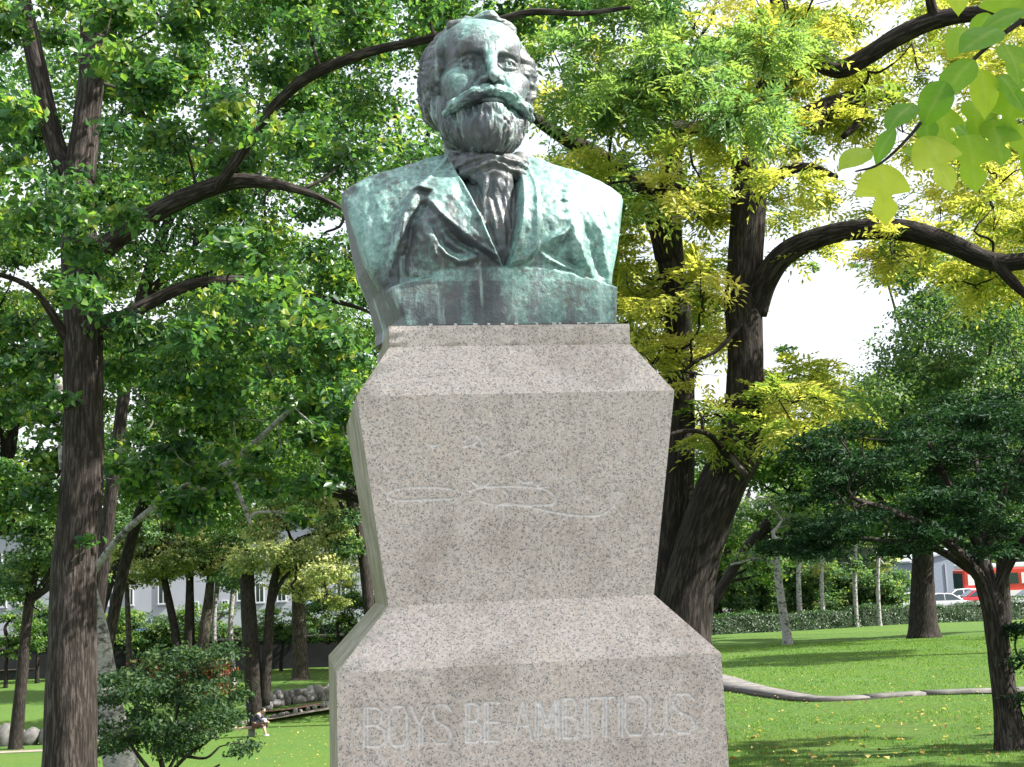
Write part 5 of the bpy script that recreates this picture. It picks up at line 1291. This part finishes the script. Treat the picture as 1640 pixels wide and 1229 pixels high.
stone_row('row of large rounded grey stones at the far left', G(-60, 1198, 30), G(165, 1189, 30), 10, .85, 1, 3)
stone_row('pale stones half hidden behind the dark shrub', G(170, 1180, 30), G(330, 1170, 30), 12, .5, 1, 4)

M_WOOD = simple('weathered_wood', (.30, .22, .16), .8, 0, .2, 6)
BS = G(402, 1180, 30)
def bench(label, p, rz, length=2.3):
    r = empty('log_bench', tuple(p), rz, label=label, cat='bench')
    for k in (-1, 1):
        g = MB(); g.box((0, k * .12, .40), (length, .22, .08)); g.build('seat_plank', M_WOOD, r, False, .015)
    for sx in (-1, 1):
        g = MB(); g.box((sx * length * .38, 0, .18), (.28, .40, .36), 0, .94); g.build('leg', M_STONE, r, False, .02)
    return r
bench('low plank bench with block feet that the person in dark clothes sits on', (BS[0] - .85, BS[1], BS[2]), .05)
q = G(-10, 1178, 30); bench('brown plank bench cut off by the left edge', (q[0] - .4, q[1], q[2]), .0, 2.0)

def skin_body(name, verts, edges, rads, m, parent, sub=2, rootv=0):
    me = bpy.data.meshes.new(name); me.from_pydata(verts, edges, []); me.update(); o = link(name, me, m, parent)
    sk = o.modifiers.new('skin', 'SKIN'); sk.use_smooth_shade = True
    for i, r in enumerate(rads):
        d = me.skin_vertices[0].data[i]; d.radius = (r, r) if not isinstance(r, tuple) else r
    me.skin_vertices[0].data[rootv].use_root = True
    ss = o.modifiers.new('sub', 'SUBSURF'); ss.levels = sub; ss.render_levels = sub; return o
pr = empty('person', (BS[0] + .15, BS[1] - .02, BS[2]), math.radians(-8), label='person in dark blue clothes sitting bent forward on the bench, bare shins and white shoes', cat='person')
M_SKIN = simple('skin', (.50, .32, .24), .5, 0, .05); M_NAVY = simple('navy_cloth', (.025, .03, .06), .9); M_HAIR = simple('black_hair', (.012, .01, .01), .5); M_SHOE = simple('white_shoes', (.75, .75, .75), .5); M_SHORT = simple('brown_skirt_cloth', (.10, .05, .04), .9)
# facing +x: seated, torso leaning forward, forearms on the knees
v = [(0, 0, .52), (.05, 0, .70), (.16, 0, .88), (.26, 0, 1.00), (.34, 0, 1.08), (.40, 0, 1.13),
     (.24, .19, .96), (.40, .22, .74), (.58, .10, .66), (.24, -.19, .96), (.40, -.22, .74), (.58, -.10, .66),
     (.08, .11, .50), (.44, .12, .52), (.50, .12, .12), (.08, -.11, .50), (.46, -.12, .52), (.60, -.12, .12), (.47, .12, .06), (.57, -.12, .06), (.66, .06, .64), (.66, -.06, .64)]
e = [(0, 1), (1, 2), (2, 3), (3, 4), (4, 5), (3, 6), (6, 7), (7, 8), (3, 9), (9, 10), (10, 11), (0, 12), (12, 13), (13, 14), (0, 15), (15, 16), (16, 17), (14, 18), (17, 19), (8, 20), (11, 21)]
r_ = [.15, .14, .15, .13, .055, .06, .065, .05, .035, .065, .05, .035, .095, .07, .042, .095, .07, .042, .04, .04, .03, .03]
skin_body('body', v, e, r_, M_SKIN, pr)
v2 = [(0, 0, .54), (.05, 0, .70), (.15, 0, .88), (.25, 0, 1.0), (.24, .20, .96), (.40, .225, .74), (.54, .12, .67), (.24, -.20, .96), (.40, -.225, .74), (.54, -.12, .67)]
skin_body('jacket', v2, [(0, 1), (1, 2), (2, 3), (3, 4), (4, 5), (5, 6), (3, 7), (7, 8), (8, 9)], [.175, .165, .175, .15, .085, .07, .055, .085, .07, .055], M_NAVY, pr)
v3 = [(0, 0, .50), (.08, .11, .50), (.45, .12, .53), (.47, .12, .38), (.08, -.11, .50), (.47, -.12, .53), (.50, -.12, .38)]
skin_body('trousers', v3, [(0, 1), (1, 2), (2, 3), (0, 4), (4, 5), (5, 6)], [.16, .11, .085, .075, .11, .085, .075], M_SHORT, pr)
import bmesh as _bm
def ball(name, c, s, m, parent, sub=3):
    b_ = _bm.new(); _bm.ops.create_icosphere(b_, subdivisions=sub, radius=1)
    for w in b_.verts: w.co = Vector((w.co.x * s[0] + c[0], w.co.y * s[1] + c[1], w.co.z * s[2] + c[2]))
    me = bpy.data.meshes.new(name); b_.to_mesh(me); b_.free(); me.polygons.foreach_set('use_smooth', np.ones(len(me.polygons), bool)); return link(name, me, m, parent)
hd = ball('head', (.46, 0, 1.17), (.095, .078, .11), M_SKIN, pr)
ball('nose', (.555, 0, 1.14), (.02, .014, .02), M_SKIN, hd, 1)
for sg in (-1, 1):
    ball('eye', (.545, sg * .032, 1.175), (.012, .012, .010), M_HAIR, hd, 1); ball('ear', (.455, sg * .08, 1.16), (.018, .01, .03), M_SKIN, hd, 1)
ball('hair', (.435, 0, 1.205), (.105, .090, .105), M_HAIR, pr)
for sg, x in ((1, .47), (-1, .57)):
    ball('shoe', (x + .06, sg * .12, .045), (.13, .048, .05), M_SHOE, pr, 2)
    for f in range(4): 
        V, Q, T = tube(np.array([(.66, sg * (.03 + .014 * f), .645), (.70, sg * (.03 + .013 * f), .635), (.725, sg * (.03 + .012 * f), .605)]), [.010, .009, .007], 6, 2); link('finger', npmesh('finger', V, np.concatenate([Q[:, [0, 1, 2]], Q[:, [0, 2, 3]], T]), True), M_SKIN, pr)
    V, Q, T = tube(np.array([(.645, sg * .03, .655), (.675, sg * .012, .67), (.70, sg * .006, .66)]), [.011, .010, .008], 6, 2); link('thumb', npmesh('thumb', V, np.concatenate([Q[:, [0, 1, 2]], Q[:, [0, 2, 3]], T]), True), M_SKIN, pr)
g = MB(); g.box((.0, 0, .0), (.24, .16, .2), 0, .85); o = g.build('shoulder_bag', simple('white_bag', (.45, .45, .47), .6), None, False, .03); o.location = (BS[0] + .62, BS[1] - .06, BS[2] + .70)
tag(o, 'small pale bag on the knees of the seated person', 'bag')

# ------------------------------------------------------------------ near branch with big leaves at the upper right
L_BIG = leafmat('large_translucent_leaves', [(0, (.06, .17, .025)), (.4, (.14, .32, .035)), (.75, (.30, .46, .05)), (1, (.46, .56, .08))], .62, .4, .4, (1.7, 1.6, .7))
def add_veins(m):
    nt = m.node_tree; n = nt.nodes; l = nt.links; at = N(nt, 'ShaderNodeAttribute', attribute_name='vein'); b = n['Principled BSDF']
    src = b.inputs['Base Color'].links[0].from_socket; c = mixc(nt, at.outputs['Fac'], src, (.40, .52, .12)); co0 = N(nt, 'ShaderNodeTexCoord'); q = noise(nt, co0.outputs['Object'], 22, 5, .6); c = mixc(nt, ramp(nt, q.outputs[0], [(.45, (0, 0, 0)), (.7, (.55, .55, .55))]).outputs[0], c, (.10, .17, .03)); l.new(c, b.inputs['Base Color'])
    co = N(nt, 'ShaderNodeTexCoord'); ns = noise(nt, co.outputs['Object'], 60, 4); l.new(bump(nt, ns.outputs[0], .4, .003, bump(nt, at.outputs['Fac'], .5, .003)), b.inputs['Normal'])
add_veins(L_BIG)
def outline(kind):
    if kind == 'lobed':
        half = [(0, 0), (.10, .02), (.22, .07), (.32, .16), (.39, .28), (.445, .40), (.49, .525), (.38, .535), (.26, .545), (.14, .555), (.13, .61), (.20, .69), (.225, .77), (.19, .86), (.10, .95), (.03, 1.0), (0, 1.03)]
    elif kind == 'half':
        half = [(0, 0), (.12, .02), (.25, .08), (.32, .20), (.31, .34), (.24, .42), (.19, .46), (.22, .56), (.235, .68), (.20, .80), (.11, .92), (.03, 1.0), (0, 1.03)]
    else:
        half = [(0, 0), (.10, .03), (.24, .12), (.33, .27), (.35, .42), (.32, .58), (.24, .74), (.13, .88), (.05, .96), (0, 1.02)]
    return half
def big_leaf(kind, L, seed):
    """one leaf: blade with curl and cupping, stalk included; tip along +y"""
    rg = np.random.default_rng(seed); R_ = outline(kind); Lf = R_ if kind != 'half' else outline('lobed')
    V = []; F = []; ve = []; nseg = 4; rows = []
    zs = np.linspace(0, 1.03, 40)
    for v_ in zs:
        wr = np.interp(v_, [p[1] for p in R_], [p[0] for p in R_]) if kind != 'x' else 0; wl_ = np.interp(v_, [p[1] for p in Lf], [p[0] for p in Lf])
        row = []
        for s_, w_ in ((-1, wl_), (1, wr)):
            rr = []
            for k in range(nseg + 1):
                u = k / nseg; x = s_ * w_ * u; zc = .10 * abs(x) - .25 * (v_ - .3) ** 2 * .8 - .18 * x * x + .02 * math.sin(9 * x + seed) * math.sin(8 * v_)
                rr.append((x, v_, zc, u))
            row.append(rr)
        rows.append(row)
    idx = {}
    for i, row in enumerate(rows):
        for s_ in (0, 1):
            for k, p in enumerate(row[s_]):
                if k == 0 and s_ == 1: idx[(i, 1, 0)] = idx[(i, 0, 0)]; continue
                idx[(i, s_, k)] = len(V); V.append((p[0] * L, p[1] * L, p[2] * L)); ve.append(.8 if k == 0 else (.30 if ((i - 2 * k) % 7 == 0) else 0))
    for i in range(len(rows) - 1):
        for s_ in (0, 1):
            for k in range(nseg):
                q = [idx[(i, s_, k)], idx[(i, s_, k + 1)], idx[(i + 1, s_, k + 1)], idx[(i + 1, s_, k)]]
                F.append(q if s_ == 1 else q[::-1])
    return npmesh('leaf', np.array(V), np.array(F), True, vattr={'vein': np.array(ve)}, fattr={'rnd': np.zeros(len(F))})
NB = 2.9
tr_base = (7.4, 4.4, 0)
nb = thing('large_leaved_tree', tr_base, 'near overhanging branch with large bright lobed leaves at the upper right', 'tree')
def nlink(name, V, F, m): o = link(name, npmesh(name, V, F, True), m, nb); o.location = -nb.location; return o
def ntube(name, pts, rad, sides=8, m=None):
    V, Q, T = tube(np.array(pts), rad, sides, 5, .08); return nlink(name, V, np.concatenate([Q[:, [0, 1, 2]], Q[:, [0, 2, 3]], T]), m or B_BROWN)
ntube('trunk', [(7.4, 4.4, -.2), (7.3, 4.4, 2.2), (6.8, 4.1, 4.6), (6.1, 3.7, 7.0)], [.24, .2, .16, .07], 14)
ntube('limb', [(7.2, 4.35, 2.9), (4.8, 4.4, 4.2), (2.6, 3.6, 3.6), W(1660, -30, 3.1), W(1640, 40, 3.0)], [.10, .06, .03, .010, .006], 8)
ntube('branch', [W(1700, -20, 3.1), W(1640, 30, 3.0), W(1600, 60, 2.95), W(1560, 95, 2.92), W(1510, 150, 2.9), W(1460, 215, 2.88), W(1410, 262, 2.86), W(1370, 275, 2.85)], [.010, .008, .006, .005, .0045, .004, .003, .002])
ntube('branch', [W(1700, 60, 3.1), W(1640, 110, 3.05), W(1600, 170, 3.05), W(1570, 230, 3.0), W(1540, 262, 3.0)], [.008, .006, .005, .004, .002])
# px, py of stalk end, angle (0 = tip down, + turns to the right), length px, kind, tone, tilt towards the viewer, depth offset
LV = [(1408, 262, 4, 108, 'lobed', .95, .20, 0), (1478, 218, 22, 112, 'lobed', .85, .35, .03), (1548, 215, 8, 104, 'half', .55, .5, .06), (1392, 238, -58, 78, 'oval', .7, .9, .02),
      (1432, 205, -32, 74, 'oval', .25, 1.15, -.02), (1462, 165, -48, 86, 'oval', .2, 1.1, -.03), (1515, 130, -30, 90, 'oval', .3, .9, -.05), (1500, 170, 10, 84, 'half', .55, .4, .08),
      (1560, 95, -46, 96, 'oval', .35, .8, -.06), (1600, 45, -60, 104, 'oval', .25, .9, -.02), (1640, 15, -70, 90, 'oval', .3, .9, 0), (1530, -30, 0, 66, 'oval', .75, .3, .1),
      (1572, 110, 5, 90, 'oval', .7, .6, .02), (1600, 120, 24, 80, 'half', .35, .7, .05), (1625, 140, -12, 96, 'lobed', .45, .7, .07), (1590, 190, 2, 92, 'half', .45, .6, .1),
      (1635, 200, 16, 100, 'half', .6, .5, .12), (1610, 70, 10, 84, 'half', .45, .7, .0), (1650, 60, 10, 96, 'oval', .55, .6, .06), (1560, 160, -4, 84, 'half', .5, .6, .14),
      (1582, 20, -20, 70, 'oval', .4, .8, .1), (1660, 120, 30, 90, 'lobed', .5, .5, .05), (1668, 230, -10, 90, 'oval', .6, .6, .1), (1446, 238, 60, 60, 'oval', .5, .8, .07), (1524, 190, 40, 64, 'oval', .3, .9, .12),
      (1548, 45, -35, 74, 'oval', .5, .7, .12), (1620, -20, -20, 96, 'lobed', .5, .5, .08), (1484, 190, -10, 60, 'oval', .35, 1.0, .06)]
for i, (px, py, ang, ln, kd, tone, tilt, dd) in enumerate(LV):
    d = NB + dd; p = W(px, py, d); L = ln * .92 * d / FOC; tone = min(1, tone + .12)
    me = big_leaf(kd, L, i); me.attributes['rnd'].data.foreach_set('value', np.full(len(me.polygons), tone, np.float32))
    o = link('leaf', me, L_BIG, nb)
    a = math.radians(ang); down = Vector((math.sin(a), 0, -math.cos(a)))
    yv = (down + Vector((0, -.35 if i % 2 else .25, 0)) * tilt).normalized(); nv = Vector((.15 * math.sin(i * 2.3), -1, .15)); nv = (nv * (1.15 - tilt * .6) + Vector((.2 * math.cos(i), 0, 1)) * tilt * .55)
    nv = (nv - nv.dot(yv) * yv).normalized(); xv = yv.cross(nv)
    Mx = Matrix((xv, yv, nv)).transposed().to_4x4(); Mx.translation = Vector(p) - nb.location; o.matrix_local = Mx
# its unseen crown, added and trimmed to shade the pedestal but not the bust
rg = np.random.default_rng(77)
C = np.array([(6.0, 2.4, 7.35)]) + rg.normal(0, 1, (34, 3)) * (1.15, .85, .30); R = np.tile([[.62, .62, .24]], (34, 1))
P, nd, ti, T = blob_points(C, R, 12500, rg); kk = P[:, 2] - .94 * P[:, 0] < np.where(P[:, 1] + .1405 * (P[:, 0] - 6) < 2.36, 2.38, 2.04) + .2 * (rg.random(len(P)) < .03); P = P[kk]
o = link('crown', leaf_mesh('crown', P, rg.normal(0, .45, P.shape) + [0, 0, .8], .16, .7, .12, rg, rnd=rg.uniform(.2, .9, len(P))), L_BIG, nb); o['kind'] = 'stuff'; o.location = -nb.location

# ------------------------------------------------------------------ grass blades and fallen leaves
rg = np.random.default_rng(5)
def blades(n, x0, x1, y0, y1, h_):
    x = rg.uniform(x0, x1, n) ; y = y0 + (y1 - y0) * rg.random(n) ** 1.5
    k = (x / y > .12) & (x / y < .45); x = x[k]; y = y[k]; n = len(x); keep = rg.random(n) < sstep(.28, .5, fbm(x * .9, y * .9, 0 * x, 3)); x = x[keep]; y = y[keep]; n = len(x); z = ground(x, y) - .005
    a = rg.uniform(0, 6.28, n); w = .004 * (y / 10); hh = h_ * rg.uniform(.5, 1.3, n) ; lean = rg.normal(0, .35, (n, 2)) * hh[:, None]
    b = np.stack([x, y, z], 1); s_ = np.stack([np.cos(a) * w, np.sin(a) * w, 0 * a], 1); t = b + np.stack([lean[:, 0], lean[:, 1], hh], 1)
    V = np.stack([b - s_, b + s_, t], 1).reshape(-1, 3); return V, np.arange(3 * n).reshape(-1, 3), rg.random(n)
V, F, r_ = blades(190000, 1.0, 20, 9.5, 46, .032)
M_BLADE = leafmat('grass_blades', [(0, (.04, .11, .014)), (.6, (.10, .22, .025)), (1, (.22, .30, .06))], .35, .5, .25)
tag(link('grass', npmesh('grass', V, F, False, fattr={'rnd': r_}), M_BLADE), kind='stuff', label='short mown grass of the right-hand lawn', cat='grass')
L_FALL = leafmat('fallen_leaf_colours', [(0, (.22, .12, .04)), (.5, (.45, .33, .09)), (1, (.55, .48, .22))], .3, .6, .3)
spots = [G(rg.uniform(1165, 1640), rg.uniform(1125, 1229)) for _ in range(46)] + [G(1210, 1186), G(1205, 1190), G(1318, 1164), G(1310, 1160), G(1478, 1150), G(1470, 1146), G(1385, 1178), G(1300, 1218), G(1420, 1222)]
for i, p in enumerate(spots):
    me = leaf_mesh('fallen_leaf', np.zeros((1, 3)), np.array([[.3 * math.sin(i), .3 * math.cos(i * 3), 1.0]]), .065, .8, .2, rg) if i < 6 else FM[i % 6]
    if i == 0: FM = []
    if i < 6: me.materials.append(L_FALL); FM.append(me)
    o = bpy.data.objects.new('fallen_leaf', me); COL.objects.link(o); o.location = (p[0], p[1], p[2] + .045); o.rotation_euler = (0, 0, i * 1.7)
    tag(o, 'small yellow fallen leaf lying on the mown grass right of the pedestal', 'leaf', 'fallen leaves on the right-hand lawn')
def litter(n, px0, px1, d0, d1, L):
    x = []; y = rg.uniform(d0, d1, n); px = rg.uniform(px0, px1, n); x = np.array([W(a, 1000, b)[0] for a, b in zip(px, y)]); z = ground(x, y) + .04
    return leaf_mesh('leaf_litter', np.stack([x, y, z], 1), np.tile([0, 0, 1.0], (n, 1)) + rg.normal(0, .3, (n, 3)), L, .7, .2, rg)
tag(link('leaf_litter', litter(420, 1130, 1700, 10.5, 30, .04), L_FALL), kind='stuff', label='scattered small fallen leaves in the right-hand grass', cat='leaves')
tag(link('leaf_litter', litter(500, 380, 600, 44, 88, .09), L_FALL), kind='stuff', label='scattered fallen leaves on the far left lawn', cat='leaves')
